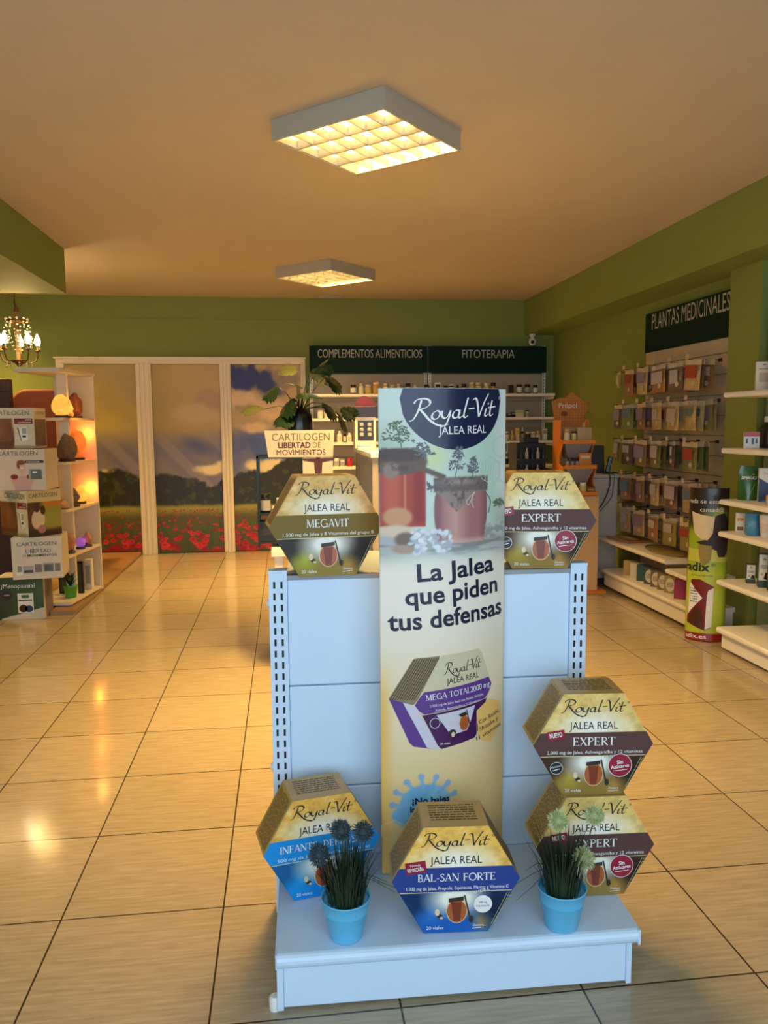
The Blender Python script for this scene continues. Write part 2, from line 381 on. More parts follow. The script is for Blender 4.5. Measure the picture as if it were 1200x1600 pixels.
# sliding mural doors: cream surround and three printed panels
fr = MB()
for x0, x1 in ((-2.373, -2.29), (-1.563, -1.403), (-.683, -.567), (.193, .235)):
    z0 = .03 if x1 < -1.57 else 0
    fr.box(x0, x1, YB - .05, YB - .001, z0, 2.118)
    w = x1 - x0
    for k in (.2, .5, .8): fr.box(x0 + w * k - .012, x0 + w * k + .012, YB - .062, YB - .05, z0, 2.09)
fr.box(-2.373, .235, YB - .056, YB - .001, 2.052, 2.12); fr.box(-2.39, .245, YB - .075, YB - .001, 2.105, 2.125); fr.box(-2.36, .23, YB - .066, YB - .05, 2.062, 2.078)
struct(fr.build('trim_3', M_FRAME, bevel=.004))
def mural_paint(a):
    x, z = a.U, a.V
    n = fbm(x * 2.2 + 7, z * 2.2, 3); n2 = fbm(x * 5, z * 5, 9)
    sky_l = np.array((186, 166, 92)); sky_r = np.array((196, 168, 124))
    t = sstep(-1.6, -.3, x)[..., None]; a.c = sky_l * (1 - t) + sky_r * t
    a.blend((170, 150, 96), sstep(.35, .75, n) * .7)
    # rain-grey band with slanting rays over the trees
    band = sstep(1.42, 1.12, z) * sstep(.55, .75, z); ray = .5 + .5 * np.sin((x + (z - .9) * .95) * 11); a.blend((96, 100, 150), band * (.62 + .2 * ray))
    a.blend((170, 160, 150), band * sstep(.72, .95, ray) * .45)
    a.blend((70, 80, 150), sstep(.25, .0, np.hypot((x + .95) / 1.1, (z - 1.18 + .35 * (x + .95)) / .55)) * .7)
    # blue openings on the right
    a.blend((40, 48, 120), sstep(.53, .66, fbm(x * 3 + 2, z * 2.6 + 1, 5) + .28 * np.exp(-((x + .36) / .2) ** 2 - ((z - 1.86) / .18) ** 2)) * sstep(-.72, -.5, x) * sstep(1.5, 1.75, z))
    a.blend((74, 92, 165), sstep(1.5, 1.2, z) * sstep(.8, 1.0, z) * sstep(-.85, -.35, x) * (.4 + .6 * sstep(.35, .6, n2)))
    for cx, cz, rx, rz, c in ((-.46, 1.66, .26, .13, (236, 206, 168)), (-.12, 1.56, .3, .14, (230, 196, 156)), (-.33, 1.36, .2, .09, (232, 200, 160)), (-.78, 1.66, .16, .15, (176, 148, 128)), (-.95, 1.5, .3, .12, (206, 180, 128)), (0.02, 1.9, .2, .1, (150, 130, 110))):
        d = np.hypot((x - cx) / rx, (z - cz) / rz) + (n2 - .45) * 1.3; a.blend(c, sstep(1.1, .55, d) * .85)
    for cx, cz, rx, rz in ((-.78, .92, .2, .07), (-.68, .96, .12, .09), (-.1, .95, .3, .1), (-2.0, .86, .2, .07)):
        d = np.hypot((x - cx) / rx, (z - cz) / rz) + (n2 - .45) * 1.2; a.blend((236, 220, 180), sstep(1.1, .6, d))
    # dark tree line
    n3 = fbm(x * 9, z * 9, 12); top = .86 + .05 * np.sin(x * 3.1 + 1.6) + .04 * np.sin(x * 9) + .16 * (n3 - .5) - .05 * sstep(-.95, -.75, x) * sstep(-.4, -.6, x) + .12 * sstep(-.35, .1, x)
    a.blend((38, 42, 26), sstep(top + .02, top - .02, z)); a.blend((86, 98, 40), sstep(top + .02, top - .02, z) * sstep(.5, .7, fbm(x * 16, z * 16, 4)) * .6)
    # meadow
    g = sstep(.55, .50, z + .04 * (n2 - .5)); a.blend((78, 88, 44), g); a.blend((150, 146, 66), g * sstep(.38, .5, z) * sstep(.62, .5, z)); a.blend((120, 60, 48), g * sstep(.5, .66, fbm(x * 20, z * 40, 15)) * sstep(.5, .3, z) * .8)
    a.blend((66, 84, 44), g * sstep(.42, .62, fbm(x * 26, z * 9, 8)) * sstep(.5, .2, z))
    a.blend((58, 62, 36), g * sstep(.3, 0, z) * .35)
    r = random.Random(5)
    for k in range(420):
        q = r.random() ** 1.6; pz = .47 * (1 - q) + .01; pxx = r.uniform(-2.0, .25); s = .009 + .060 * (1 - pz / .48) ** 1.6 * r.uniform(.35, 1)
        col = r.choice([(196, 30, 40), (176, 22, 34), (206, 44, 50), (150, 18, 32)])
        m = (np.abs(x - pxx) < s * 1.4) & (np.abs(z - pz) < s * 1.2)
        if m.any():
            d = np.hypot((x - pxx) / s, (z - pz) / (s * .72)); a.blend(col, (1 - sstep(.8, 1.1, d)) * (r.random() < .9)); a.blend((92, 20, 24), (1 - sstep(.2, .5, np.hypot((x - pxx) / s, (z - pz - s * .1) / (s * .6)))) * .6)
M_MURAL = print_mat('mural_print', .45)
for nm, x0, x1, z0, lab in (('mural_panel', -2.29, -1.563, .032, 'tall printed meadow panel in cream frame, partly behind the white lamp shelf'),
                        ('mural_panel', -1.403, -.683, .004, 'middle printed poppy meadow panel with sun rays, between two cream posts'),
                        ('mural_panel', -.567, .193, .004, 'printed poppy meadow panel with blue sky patches behind the potted monstera')):
    o = art_grid(planefn((0, YB - .02, 0), (1, 0, 0), (0, 0, 1), (0, -1, 0)), (x0, x1), (z0, 2.052), 110, 230, mural_paint, nm, M_MURAL)
    sm = o.modifiers.new('thick', 'SOLIDIFY'); sm.thickness = .012; sm.offset = -1
    tag(o, lab, 'mural', 'poppy meadow mural panels')

# ceiling fixtures with louvres
M_CASE = mat('lamp_casing', (.46, .43, .35), .45, var=.02)
M_LOUV = mat('louvre_aluminium', (.42, .40, .34), .28, metal=.9, var=0)
M_TUBE = mat('tube_glow', (1, 1, 1), .5, emit=(1, .80, .50), power=9, var=0)
M_REFL = mat('lamp_reflector', (.9, .88, .82), .3, var=0)
def fixture(loc, label, power=LAMP_POWER):
    t = thing('ceiling_light', label, 'ceiling light', loc, math.radians(2.6 + 45), 'square louvred ceiling lights')
    h, H = .3125, .092
    cs = MB()
    for sx in (-1, 1):
        cs.box(min(sx * h, sx * (h - .012)), max(sx * h, sx * (h - .012)), -h, h, -H, 0)
        cs.box(-h + .012, h - .012, min(sx * h, sx * (h - .012)), max(sx * h, sx * (h - .012)), -H, 0)
    cs.build('casing', M_CASE, t, bevel=.002)
    MB().box(-h + .012, h - .012, -h + .012, h - .012, -.012, -.004).build('reflector', M_REFL, t)
    lv = MB(); q = h - .014
    for k in range(1, 4):
        x = -q + 2 * q * k / 4; lv.prism([(x - .014, -.052), (x + .014, -.052), (x + .003, -H + .002), (x - .003, -H + .002)], 1, -q, q)
    for k in range(0, 7):
        y = -q + 2 * q * k / 6; lv.prism([(y - .009, -.056), (y + .009, -.056), (y + .002, -H + .004), (y - .002, -H + .004)], 0, -q, q)
    lv.build('louvre', M_LOUV, t)
    for k in range(4):
        x = -q + 2 * q * (k + .5) / 4
        MB().tube([(x, -q + .01, -.030), (x, q - .01, -.030)], .012, 10).build('fluorescent_tube', M_TUBE, t)
    l = light('lamp_glow', 'AREA', (0, 0, -.0135), power, LAMP_COL, shape='SQUARE', size=.54, spread=2.0); l.parent = t
    return t
fixture((.41, 3.80, ZC), 'nearer square ceiling light with bright louvre grid over the front display')
fixture((.39, 7.21, ZC), 'farther square ceiling light with louvre grid near the back wall')
fixture((-2.75, 5.35, 2.425), 'added unseen louvred light under the left bulkhead, towards the back', 20)  # extra lamp outside the view, added for warm fill from the left
fixture((-2.95, 7.95, ZC), 'added unseen louvred light in the back left corner beyond the bulkhead', 90)  # unseen lamp added to brighten the murals and back left wall
t = thing('ceiling_vent', 'small white slotted vent on the ceiling by the back wall', 'vent', (.51, 8.72, ZC))
MB().box(-.13, .13, -.06, .06, -.012, 0).build('frame', M_CASE, t, bevel=.003)
vb = MB()
for k in range(4): vb.box(-.11, .11, -.045 + k * .025, -.033 + k * .025, -.016, -.012)
vb.build('slats', mat('vent_slat', (.5, .46, .38), .5), t)

# chandelier
M_BRASS = mat('dark_bronze', (.16, .09, .03), .35, metal=.8)
M_CRY = mat('crystal_bead', (.95, .9, .8), .05, trans=.75, spec=.8, var=0)
M_BULB = mat('bulb_glow', (1, .95, .8), .3, emit=(1, .82, .5), power=26, var=0)
t = thing('chandelier', 'small crystal chandelier with lit candle bulbs hanging at the left', 'chandelier', (-2.17, 7.0, 1.92))
MB().tube([(0, 0, .40), (-.012, 0, .5), (0, 0, .62), (0, 0, .844)], .006, 6).lathe([(.04, .83), (.05, .844)], 12).lathe([(.018, .41), (.022, .44), (.006, .47)], 8).build('chain', M_BRASS, t)
b = MB().lathe([(.004, -.03), (.02, -.015), (.035, .0), (.065, .012), (.07, .022), (.02, .03), (.014, .2), (.02, .24), (.012, .4)], 14).lathe([(.075, .335), (.085, .345), (.08, .355), (.07, .345)], 16, cap=False)
b.build('stem', M_BRASS, t)
for k in range(5):
    a = 2 * PI * k / 5 + .5; ca, sa = math.cos(a), math.sin(a)
    arm = MB().tube([(ca * r, sa * r, z) for r, z in ((.02, .03), (.08, .0), (.13, .02), (.15, .07), (.15, .10))], .006, 6).lathe([(.02, .10), (.026, .108), (.01, .115), (.011, .15)], 8, c=(ca * .15, sa * .15, 0))
    ar = arm.build('arm', M_BRASS, t)
    MB().lathe([(.010, .15), (.024, .175), (.022, .20), (.006, .238), (.0, .25)], 12, c=(ca * .15, sa * .15, 0)).build('candle_bulb', M_BULB, ar)
bd = MB()
def bead(p, r): bd.lathe([(0, -r), (r * .8, -r * .4), (r, 0), (r * .8, r * .4), (0, r)], 6, c=p, smooth=False)
for k in range(10):
    a = 2 * PI * k / 10; ca, sa = math.cos(a), math.sin(a)
    for j in range(9):
        q = j / 8; rr = .08 + (.165 - .08) * q; z = .34 - .13 * q - .1 * math.sin(q * PI) ** 2; bead((ca * rr, sa * rr, z), .0075)
    for j in range(4): bead((ca * .165, sa * .165, .19 - j * .022), .009)
    for j in range(3): bead((ca * .1, sa * .1, .0 - j * .018), .008)
    bead((ca * .085, sa * .085, .36), .012)
for j in range(4): bead((0, 0, -.03 - j * .016), .008)
for k in range(6):
    a = 2 * PI * k / 6
    for j in range(8): bead((math.cos(a) * (.02 + .012 * j), math.sin(a) * (.02 + .012 * j), .08 + .03 * j), .006)
bd.build('crystal_beads', M_CRY, t)['kind'] = 'stuff'
l = light('chandelier_glow', 'POINT', (0, 0, .30), 15, (1, .62, .22)); l.data.shadow_soft_size = .12; l.parent = t

# security camera
t = thing('security_camera', 'small white dome security camera under the right bulkhead corner', 'camera', (2.78, 8.78, 2.385))
M_WPL = mat('white_plastic', (.78, .76, .72), .35, var=.02)
MB().lathe([(.035, 0), (.035, -.025), (.02, -.03), (.018, -.05)], 16).lathe([(.0, -.13), (.03, -.12), (.043, -.09), (.036, -.055), (.018, -.045)], 16).build('housing', M_WPL, t)
MB().lathe([(.0, -.02), (.018, -.014), (.02, 0)], 12, M=Matrix.Translation((-.01, -.035, -.09)) @ Matrix.Rotation(PI / 2 + .2, 4, 'X') @ Matrix.Rotation(PI, 4, 'X')).build('lens', mat('black_gloss', (.01, .01, .012), .12, var=0), t)

# ------------------------------------------------------------------ front display stand
M_WHITE = mat('white_enamel', (.62, .77, .95), .32, var=.02)
M_SLOT = mat('slot_shadow', (.012, .014, .018), .8, var=0)
M_SEAM = mat('grey_edge', (.30, .31, .33), .5, var=0)
GX, GY, GA = -.042, 1.771, math.radians(-1.4)
def G(x, y): return (GX + x * math.cos(GA) - y * math.sin(GA), GY + x * math.sin(GA) + y * math.cos(GA))
g = thing('display_stand', 'white metal display stand in the middle of the floor with panelled back', 'display stand', (GX, GY, 0), GA)
MB().box(.012, .858, .004, .40, .012, .122).build('base_plinth', M_WHITE, g, bevel=.002)
MB().box(-.004, .012, .0, .40, .006, .128).build('side_plate', M_WHITE, g, bevel=.002); MB().box(.858, .872, .0, .40, .006, .128).build('side_plate', M_WHITE, g, bevel=.002)
prof = [(-.010 + .0, .122)] + [(-.004 - .016 * math.sin(a), .140 - .018 * math.cos(a)) for a in np.linspace(0.2, PI - .05, 8)] + [(.41, .158), (.41, .122)]
MB().prism(prof, 0, -.002, .880).build('base_shelf', M_WHITE, g)
MB().box(-.006, -.002, -.014, .40, .122, .159).build('shelf_end', M_WHITE, g, bevel=.0015); MB().box(.880, .886, -.018, .40, .120, .159).build('shelf_end', M_WHITE, g, bevel=.0015)
for z0, z1 in ((.158, .366), (.370, .666), (.670, .972)):
    MB().box(.030, .836, .41, .425, z0, z1).build('back_panel', M_WHITE, g, bevel=.003)
for x0, x1 in ((-.020, .030), (.836, .884)):
    u = MB().box(x0, x1, .402, .446, .0, .992).box(x0 - .001, x1 + .001, .400, .448, .992, 1.0)
    for k in range(27):
        z = .95 - k * .0325
        if z > .14:
            for xx in ((x0 + x1) / 2 - .013, (x0 + x1) / 2 + .007): u.box(xx, xx + .006, .4012, .402, z, z + .019, 1)
    u.build('upright', [M_WHITE, M_SLOT], g)
MB().box(.030, .836, .404, .436, .972, .985).build('top_rail', M_SEAM, g, bevel=.002)
MB().box(.030, .836, .436, .80, .955, .985).box(.03, .836, .425, .437, .1, .955).build('rear_shelf', M_WHITE, g, bevel=.002)
for z in (.905, .43): MB().lathe([(.012, 0), (.012, .008), (.008, .010)], 14, M=Matrix.Translation((-.018, .425, z)) @ Matrix.Rotation(-PI / 2, 4, 'Y')).build('end_cap', M_WPL, g)
MB().lathe([(.014, 0), (.015, .03), (.010, .034)], 14, c=(-.010, .02, 0)).build('foot', M_WPL, g)
MB().lathe([(.014, 0), (.015, .03), (.010, .034)], 14, c=(.872, .10, 0)).build('foot', M_WPL, g)

# six hexagonal cartons
HA = .157; HH = HA * math.sqrt(3); HD = .13
M_INK = mat('ink_black', (.012, .012, .016), .45, var=0); M_PAPER = mat('print_white', (.86, .86, .84), .4, var=0)
M_GOLD = mat('carton_gold', S(196, 158, 92), .4, var=.12, scale=25); M_FINE = mat('fine_print', S(84, 54, 20), .5, var=0)
M_RED = mat('print_crimson', S(150, 18, 52), .4, var=0); M_CARTP = print_mat('carton_print', .5, spec=.25)
M_SHEEN = mat('pale_gold_line', S(210, 200, 150), .3, var=0)
BOXES = {
    'EXPERT': dict(band=(92, 62, 60), sub='2.000 mg de Jalea, Ashwagandha y 12 vitaminas', low=(70, 46, 30), left=(176, 154, 60), bot=(150, 122, 56), side=(76, 50, 30), top=(236, 198, 116)),
    'MEGAVIT': dict(band=(126, 104, 46), sub='1.500 mg de Jalea y 8 Vitaminas del grupo B', low=(60, 56, 50), left=(176, 176, 60), bot=(150, 128, 60), side=(70, 62, 40), top=(232, 184, 108)),
    'BAL-SAN FORTE': dict(band=(44, 66, 140), sub='1.000 mg de Jalea, Propolis, Equinacea, Plantas y Vitamina C', low=(20, 50, 96), left=(40, 110, 190), bot=(24, 92, 176), side=(22, 44, 90), top=(244, 190, 88)),
    'INFANTIL DEFENSAS': dict(band=(28, 146, 222), sub='500 mg de Jalea, Propolis y Vitaminas', low=(24, 96, 150), left=(30, 150, 220), bot=(12, 140, 222), side=(16, 96, 170), top=(242, 184, 82))}
def hw(v): return HA - np.abs(v - HH / 2) / math.sqrt(3)
def hex_carton(name, x, y, z, yaw, label, group=None):
    d = BOXES[name]; key = name.split()[0].lower()
    t = thing('hexagonal_carton', label, 'carton', (x, y, z), yaw, group)
    P6 = [(-.5, 0), (.5, 0), (1, .5), (.5, 1), (-.5, 1), (-1, .5)]; P = [(p[0] * HA, p[1] * HH) for p in P6]
    M_SIDE = mat('carton_edge_' + key, Snp(d['side']), .4, var=.1)
    n = 6; mb = MB(); vs = [(p[0], 0, p[1]) for p in P] + [(p[0], HD, p[1]) for p in P]
    mb.add(vs, [tuple(range(n))]); mb.add(vs, [tuple(range(n, 2 * n))[::-1]])
    for i in range(n): mb.add(vs, [(i, n + i, n + (i + 1) % n, (i + 1) % n)], 1 if i in (0, 1, 5) else 0)
    mb.build('carton_body', [M_GOLD, M_SIDE], t)
    F = planefn((0, -.0006, 0), (1, 0, 0), (0, 0, 1), (0, -1, 0))
    def paint(a):
        u, v = a.U, a.V; f = 1 - v / HH
        a.c[:] = d['top']
        nn = fbm(u * 70 + 3, v * 70, 2); a.blend((250, 228, 164), sstep(.5, .75, nn) * .6); a.blend(tuple(c * .8 for c in d['top']), sstep(.45, .2, nn) * .5)
        a.blend((250, 244, 228), np.clip(1.25 - np.hypot(u / .095, (f - .33) / .17), 0, 1) ** .8)
        lo = f > .605
        a.blend(d['low'], lo * 1.); a.blend(d['bot'], lo * sstep(.76, .9, f) * sstep(.13, .08, np.abs(u)))
        a.blend(d['left'], lo * np.clip(1.15 - np.hypot((u + .062) / .038, (f - .84) / .12), 0, 1)); a.blend((244, 244, 232), lo * np.clip(1.5 - np.hypot((u - .0) / .062, (f - .68) / .14), 0, 1))
        a.blend((188, 140, 70), lo * np.clip(1.2 - np.hypot((u - .066) / .03, (f - .9) / .1), 0, 1) * .8)
        a.blend(tuple(c * .5 for c in d['low']), lo * np.clip(1.2 - np.hypot((u - .1) / .04, (f - .8) / .2), 0, 1) * .8)
        w = (f > .383) & (f < .612); a.blend(d['band'], w * 1.)
    art_grid(F, (-1, 1), (0, HH), 100, 100, paint, 'front_print', M_CARTP, t, mask=lambda U, V: U * hw(V))
    p = Print(F); V = lambda f: HH * (1 - f)
    M_BAND = mat('band_' + key, Snp(d['band']), .5, spec=.25, var=0)
    bp = [V(.612), V(.383)]; p.poly([(-hw(bp[0]), bp[0]), (hw(bp[0]), bp[0]), (HA, HH / 2), (hw(bp[1]), bp[1]), (-hw(bp[1]), bp[1]), (-HA, HH / 2)], M_BAND, 1)
    p.rect(-hw(bp[0]) + .002, hw(bp[0]) - .002, bp[0] - .001, bp[0] + .001, M_SHEEN, 2)
    p.script(.002, V(.178), .033, M_INK, 2, width=.168); p.text('®', .09, V(.1), .006, M_INK, 2)
    p.text('JALEA REAL', .0, V(.346), .0195, M_INK, 2, width=.126)
    p.roman(name, .002, V(.508), .0225 if len(name) < 9 else .0195, M_PAPER, 3, width={'EXPERT': .112, 'MEGAVIT': .118, 'BAL-SAN FORTE': .192, 'INFANTIL DEFENSAS': .232}[name], rot=0)
    p.text(d['sub'], .004, V(.588), .0085, M_PAPER, 3, width=.25)
    # printed honey jar, dipper and bee
    am, amd, gl, dk = (mat(*k) for k in (('jar_amber', S(176, 92, 44), .3), ('jar_deep_amber', S(124, 52, 26), .3), ('jar_glass', S(232, 206, 170), .3), ('jar_lid', S(52, 40, 30), .4)))
    p.disc(.002, V(.79), .026, gl, 2, ry=.033); p.disc(.002, V(.795), .0238, am, 3, ry=.030); p.poly([(-.012, V(.71)), (.014, V(.71)), (.010, V(.89)), (-.006, V(.89))], amd, 4)
    p.poly([(-.018, V(.672)), (.019, V(.658)), (.019, V(.695)), (-.018, V(.709))], dk, 5); p.line([(.021, V(.645)), (.035, V(.88))], .0035, dk, 6); p.disc(.037, V(.875), .0055, dk, 6, ry=.009)
    p.disc(-.040, V(.84), .007, dk, 3, ry=.005); p.disc(-.046, V(.80), .006, gl, 4, ry=.009); p.disc(-.036, V(.855), .004, gl, 4, ry=.003)
    p.text('20 viales', -.052, V(.965), .0085, M_PAPER, 3, width=.042)
    p.text('Deiters', .055, V(.945), .006, M_PAPER, 3, shear=.2); p.line([(.04, V(.965)), (.068, V(.957))], .0012, M_PAPER, 3)
    for k in (0, .006): p.line([(.092 - k, V(.93)), (.132 - k, V(.63))], .0009, M_SHEEN, 3)
    def tagp(txt, u, v, w, h, r=.14, t2=None):
        c, s = math.cos(r), math.sin(r); q = [(u + a * w / 2 * c - b * h / 2 * s, v + a * w / 2 * s + b * h / 2 * c) for a, b in ((-1, -1), (1, -1), (1, 1), (-1, 1))]
        p.poly(q, M_RED, 4)
        if t2: p.text(t2, u - .001, v + h * .12, h * .2, M_PAPER, 5, rot=r, width=w * .5); p.text(txt, u, v - h * .3, h * .3, M_PAPER, 5, rot=r, bold=.02, width=w * .8)
        else: p.text(txt, u, v - h * .22, h * .5, M_PAPER, 5, rot=r, bold=.03, width=w * .72)
    if name == 'EXPERT':
        tagp('NUEVO', -.098, V(.40), .046, .024)
        p.disc(.071, V(.71), .0315, M_PAPER, 3); p.disc(.071, V(.71), .030, M_RED, 4)
        p.text('Sin', .071, V(.705) + .003, .0095, M_PAPER, 5, bold=.03, rot=.12); p.text('Azúcares', .071, V(.735), .009, M_PAPER, 5, bold=.02, rot=.12, width=.048); p.line([(.052, V(.765)), (.09, V(.75))], .0014, M_PAPER, 5)
    if name in ('EXPERT',):
        p.disc(-.096, V(.725), .0185, M_INK, 3); v, f = ribbon(ell(-.096, V(.725), .0165, .0165), .0012); p.geo(v, f, M_PAPER, 4); p.text('REFORZADO', -.096, V(.718), .0045, M_PAPER, 5, width=.026, rot=.2); p.line([(-.106, V(.75)), (-.088, V(.73))], .002, M_PAPER, 5)
    if name == 'BAL-SAN FORTE':
        tagp('REFORZADA', -.098, V(.372), .050, .03, .12, 'Fórmula')
        p.disc(.066, V(.735), .0225, M_PAPER, 4); p.text('AHORA', .062, V(.62), .0075, M_PAPER, 5, width=.04, rot=.2); p.text('500 mg', .066, V(.725), .0045, M_INK, 5); p.text('EQUINACEA', .066, V(.76), .0045, M_INK, 5, width=.032)
    p.build('lettering', t)
    # small print on the slanted and top sides
    s3 = math.sqrt(3) / 2; sp = Print(planefn((-HA, 0, HH / 2), (.5, 0, s3), (0, 1, 0), (-s3, 0, .5))); sp.rect(.0, HA, 0, .004, M_SHEEN, 1)
    sp.lines(.008, HA - .008, .012, HD - .012, 13, M_FINE, 1, .42, seed=len(name)); sp.build('side_print', t)
    sp = Print(planefn((-HA / 2, 0, HH), (1, 0, 0), (0, 1, 0), (0, 0, 1))); sp.lines(.02, HA - .02, .03, HD - .015, 7, M_FINE, 1, .4, seed=3); sp.build('top_print', t)
    sp = Print(planefn((HA / 2, 0, HH), (.5, 0, -s3), (0, 1, 0), (s3, 0, .5))); sp.lines(.008, HA - .008, .015, HD - .015, 12, M_FINE, 1, .42, seed=5); sp.build('side_print', t)
    return t
ZB = .160
hex_carton('BAL-SAN FORTE', .391, 1.785, ZB, -.075, 'hexagonal carton with navy blue band standing front centre on the stand', 'hexagonal cartons on the display stand')
hex_carton('INFANTIL DEFENSAS', .077, 1.984, ZB, .19, 'hexagonal carton with bright sky blue band behind the left blue pot', 'hexagonal cartons on the display stand')
hex_carton('EXPERT', .785, 1.886, ZB, -.062, 'lower of two stacked brown band hexagonal cartons, behind the right pot', 'hexagonal cartons on the display stand')
hex_carton('EXPERT', .777, 1.896, ZB + HH + .0015, -.085, 'upper of two stacked brown band hexagonal cartons at the right front', 'hexagonal cartons on the display stand')
hex_carton('MEGAVIT', .110, 2.142, .988, .11, 'hexagonal carton with olive band on top of the stand, left of the banner', 'hexagonal cartons on the display stand')
hex_carton('EXPERT', .711, 2.150, .988, -.14, 'brown band hexagonal carton alone on top of the stand, right of the banner', 'hexagonal cartons on the display stand')

# curved banner
BA, BB, SAG, BW = np.array([.242, 2.060]), np.array([.607, 2.148]), .052, .38
bn_n = np.array([.239, -.971])
def BF(u, v, off):
    t = np.asarray(u) / BW; q = BA + np.outer(t, BB - BA) + np.outer(SAG * 4 * t * (1 - t) + off, bn_n)
    return np.column_stack([q, np.broadcast_to(v, t.shape)])
def bq(x, y):
    v = np.interp(-y, [-1366, -1252, -1170, -1105, -1000, -905, -853, -703, -606], [.160, .3648, .5153, .633, .8201, .9863, 1.0761, 1.3304, 1.4913])
    xl = np.interp(y, [608, 900, 1000, 1366], [590, 589, 593, 597]); xr = np.interp(y, [606, 900, 1100, 1300], [790, 788, 789, 785]); return (float((x - xl) / (xr - xl) * BW), float(v))
ban = thing('standing_banner', 'tall curved advertising banner with navy half disc and honey jars on display stand', 'banner', (0, 0, 0))
def banner_paint(a):
    u, v = a.U, a.V; n = fbm(u * 14, v * 14, 1)
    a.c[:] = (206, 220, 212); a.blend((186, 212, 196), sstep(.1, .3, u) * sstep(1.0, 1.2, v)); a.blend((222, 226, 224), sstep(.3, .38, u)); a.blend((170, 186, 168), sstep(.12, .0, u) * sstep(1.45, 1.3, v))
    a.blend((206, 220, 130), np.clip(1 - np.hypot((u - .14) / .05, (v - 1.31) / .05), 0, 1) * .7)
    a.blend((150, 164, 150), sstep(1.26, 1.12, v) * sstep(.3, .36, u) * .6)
    a.blend((244, 234, 220), sstep(1.09, 1.0, v)); a.blend((240, 220, 184), sstep(.92, .66, v)); a.blend((232, 200, 138), sstep(.62, .36, v)); a.blend((218, 176, 98), sstep(.3, .16, v)); a.blend((240, 190, 100), sstep(.04, .0, u) * sstep(.8, .6, v))
    # grey table with flowers and comb
    tb = sstep(1.125, 1.105, v) * sstep(1.03, 1.085, v); a.blend((176, 180, 182), tb); a.blend((140, 140, 138), tb * sstep(.5, .7, fbm(u * 12, v * 90, 4)))
    # red jar
    j = lambda u0, u1, v0, v1, c, e=.002: a.rect(u0, u1, v0, v1, c, e)
    j(.002, .116, 1.13, 1.305, (176, 66, 52)); j(.012, .05, 1.16, 1.29, (196, 92, 66), .012); j(.085, .112, 1.14, 1.29, (150, 44, 36), .01); j(.06, .066, 1.15, 1.29, (206, 116, 90), .002)
    a.disc(.045, 1.300, .075, .034, (104, 84, 76), .1); a.disc(.045, 1.318, .07, .018, (86, 66, 60), .2); a.disc(.03, 1.278, .02, .022, (150, 124, 112), .3)
    for k in range(7): a.disc(.10 + k * .010, 1.285 - k * .004, .012, .006, (104, 90, 76), .3)
    a.blend((70, 56, 50), sstep(.5, .66, fbm(u * 60, v * 60, 5)) * ((np.abs(v - 1.308) < .03) & (u < .12)) * .6)
    # pink jar with cloth lid
    w = .083 - .012 * np.abs((v - 1.18) / .06) ** 2 * (v > 1.18) - .010 * sstep(1.16, 1.08, v)
    body = sstep(w + .002, w - .002, np.abs(u - .222)) * sstep(1.078, 1.084, v) * sstep(1.225, 1.215, v); a.blend((172, 118, 118), body); a.blend((206, 160, 152), body * np.clip(1 - np.abs(u - .20) / .045, 0, 1)); a.blend((140, 92, 96), body * sstep(.05, .08, np.abs(u - .222)))
    a.blend((220, 190, 184), body * sstep(1.10, 1.085, v) * .6)
    lid = sstep(.086, .083, np.abs(u - .222)) * sstep(1.216, 1.222, v) * sstep(1.262, 1.254, v); a.blend((118, 104, 102), lid); a.blend((168, 154, 148), lid * np.clip(1 - np.hypot((u - .215) / .07, (v - 1.246) / .014), 0, 1))
    cl = sstep(.002, -.002, np.abs(u - .205) * .9 + (1.165 - v) - .0) * sstep(1.225, 1.218, v); a.blend((150, 136, 132), cl * .9); a.blend((100, 86, 88), cl * sstep(.5, .62, fbm(u * 90, v * 90, 6)) * .7)
    a.blend((96, 84, 82), lid * sstep(.5, .62, fbm(u * 110, v * 110, 7)) * .6)
    # comb, dipper and white flowers
    a.disc(.045, 1.155, .036, .026, (206, 150, 110), .2); a.disc(.04, 1.118, .045, .016, (222, 196, 170), .3); a.disc(.065, 1.095, .028, .02, (122, 104, 96), .25); a.disc(.06, 1.07, .03, .012, (176, 150, 132), .3)
    r = random.Random(3)
    for k in range(60): a.disc(r.uniform(.075, .185), r.uniform(1.06, 1.12), r.uniform(.004, .010), r.uniform(.004, .008), r.choice([(232, 236, 242), (206, 214, 226), (176, 186, 200), (220, 224, 232)]), .3)
    for k in range(30): a.disc(r.uniform(.3, .37), r.uniform(1.09, 1.13), r.uniform(.004, .012), r.uniform(.003, .007), r.choice([(190, 194, 190), (150, 160, 150)]), .4)
    # blue splash with round knobs
    a.disc(.115, .355, .070, .064, (122, 184, 226), .05); a.disc(.085, .33, .06, .035, (122, 184, 226), .1); a.disc(.15, .38, .03, .03, (142, 200, 236), .3)
    for k in range(8):
        an = math.radians(-10 + k * 27); cu, cv = .115 + .088 * math.cos(an), .36 + .082 * math.sin(an); a.disc(cu, cv, .009, .009, (150, 172, 206), .2)
        for q in (.6, .75, .88): a.disc(.115 + .088 * q * math.cos(an), .36 + .082 * q * math.sin(an), .006, .006, (134, 186, 222), .3)
M_BAN = print_mat('banner_print', .36, spec=.35)
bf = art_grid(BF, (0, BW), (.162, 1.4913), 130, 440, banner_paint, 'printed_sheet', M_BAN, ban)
sm = bf.modifiers.new('thick', 'SOLIDIFY'); sm.thickness = .003; sm.offset = -1
p = Print(BF); M_NAVY = mat('banner_navy', S(18, 26, 66), .3, var=0, coat=.08); M_NAVYINK = mat('banner_ink', S(20, 30, 58), .4, var=0); M_DECO = mat('banner_line', S(196, 204, 190), .4, var=0)
c0 = bq(697, 622); rx, rz = .1525, .1345
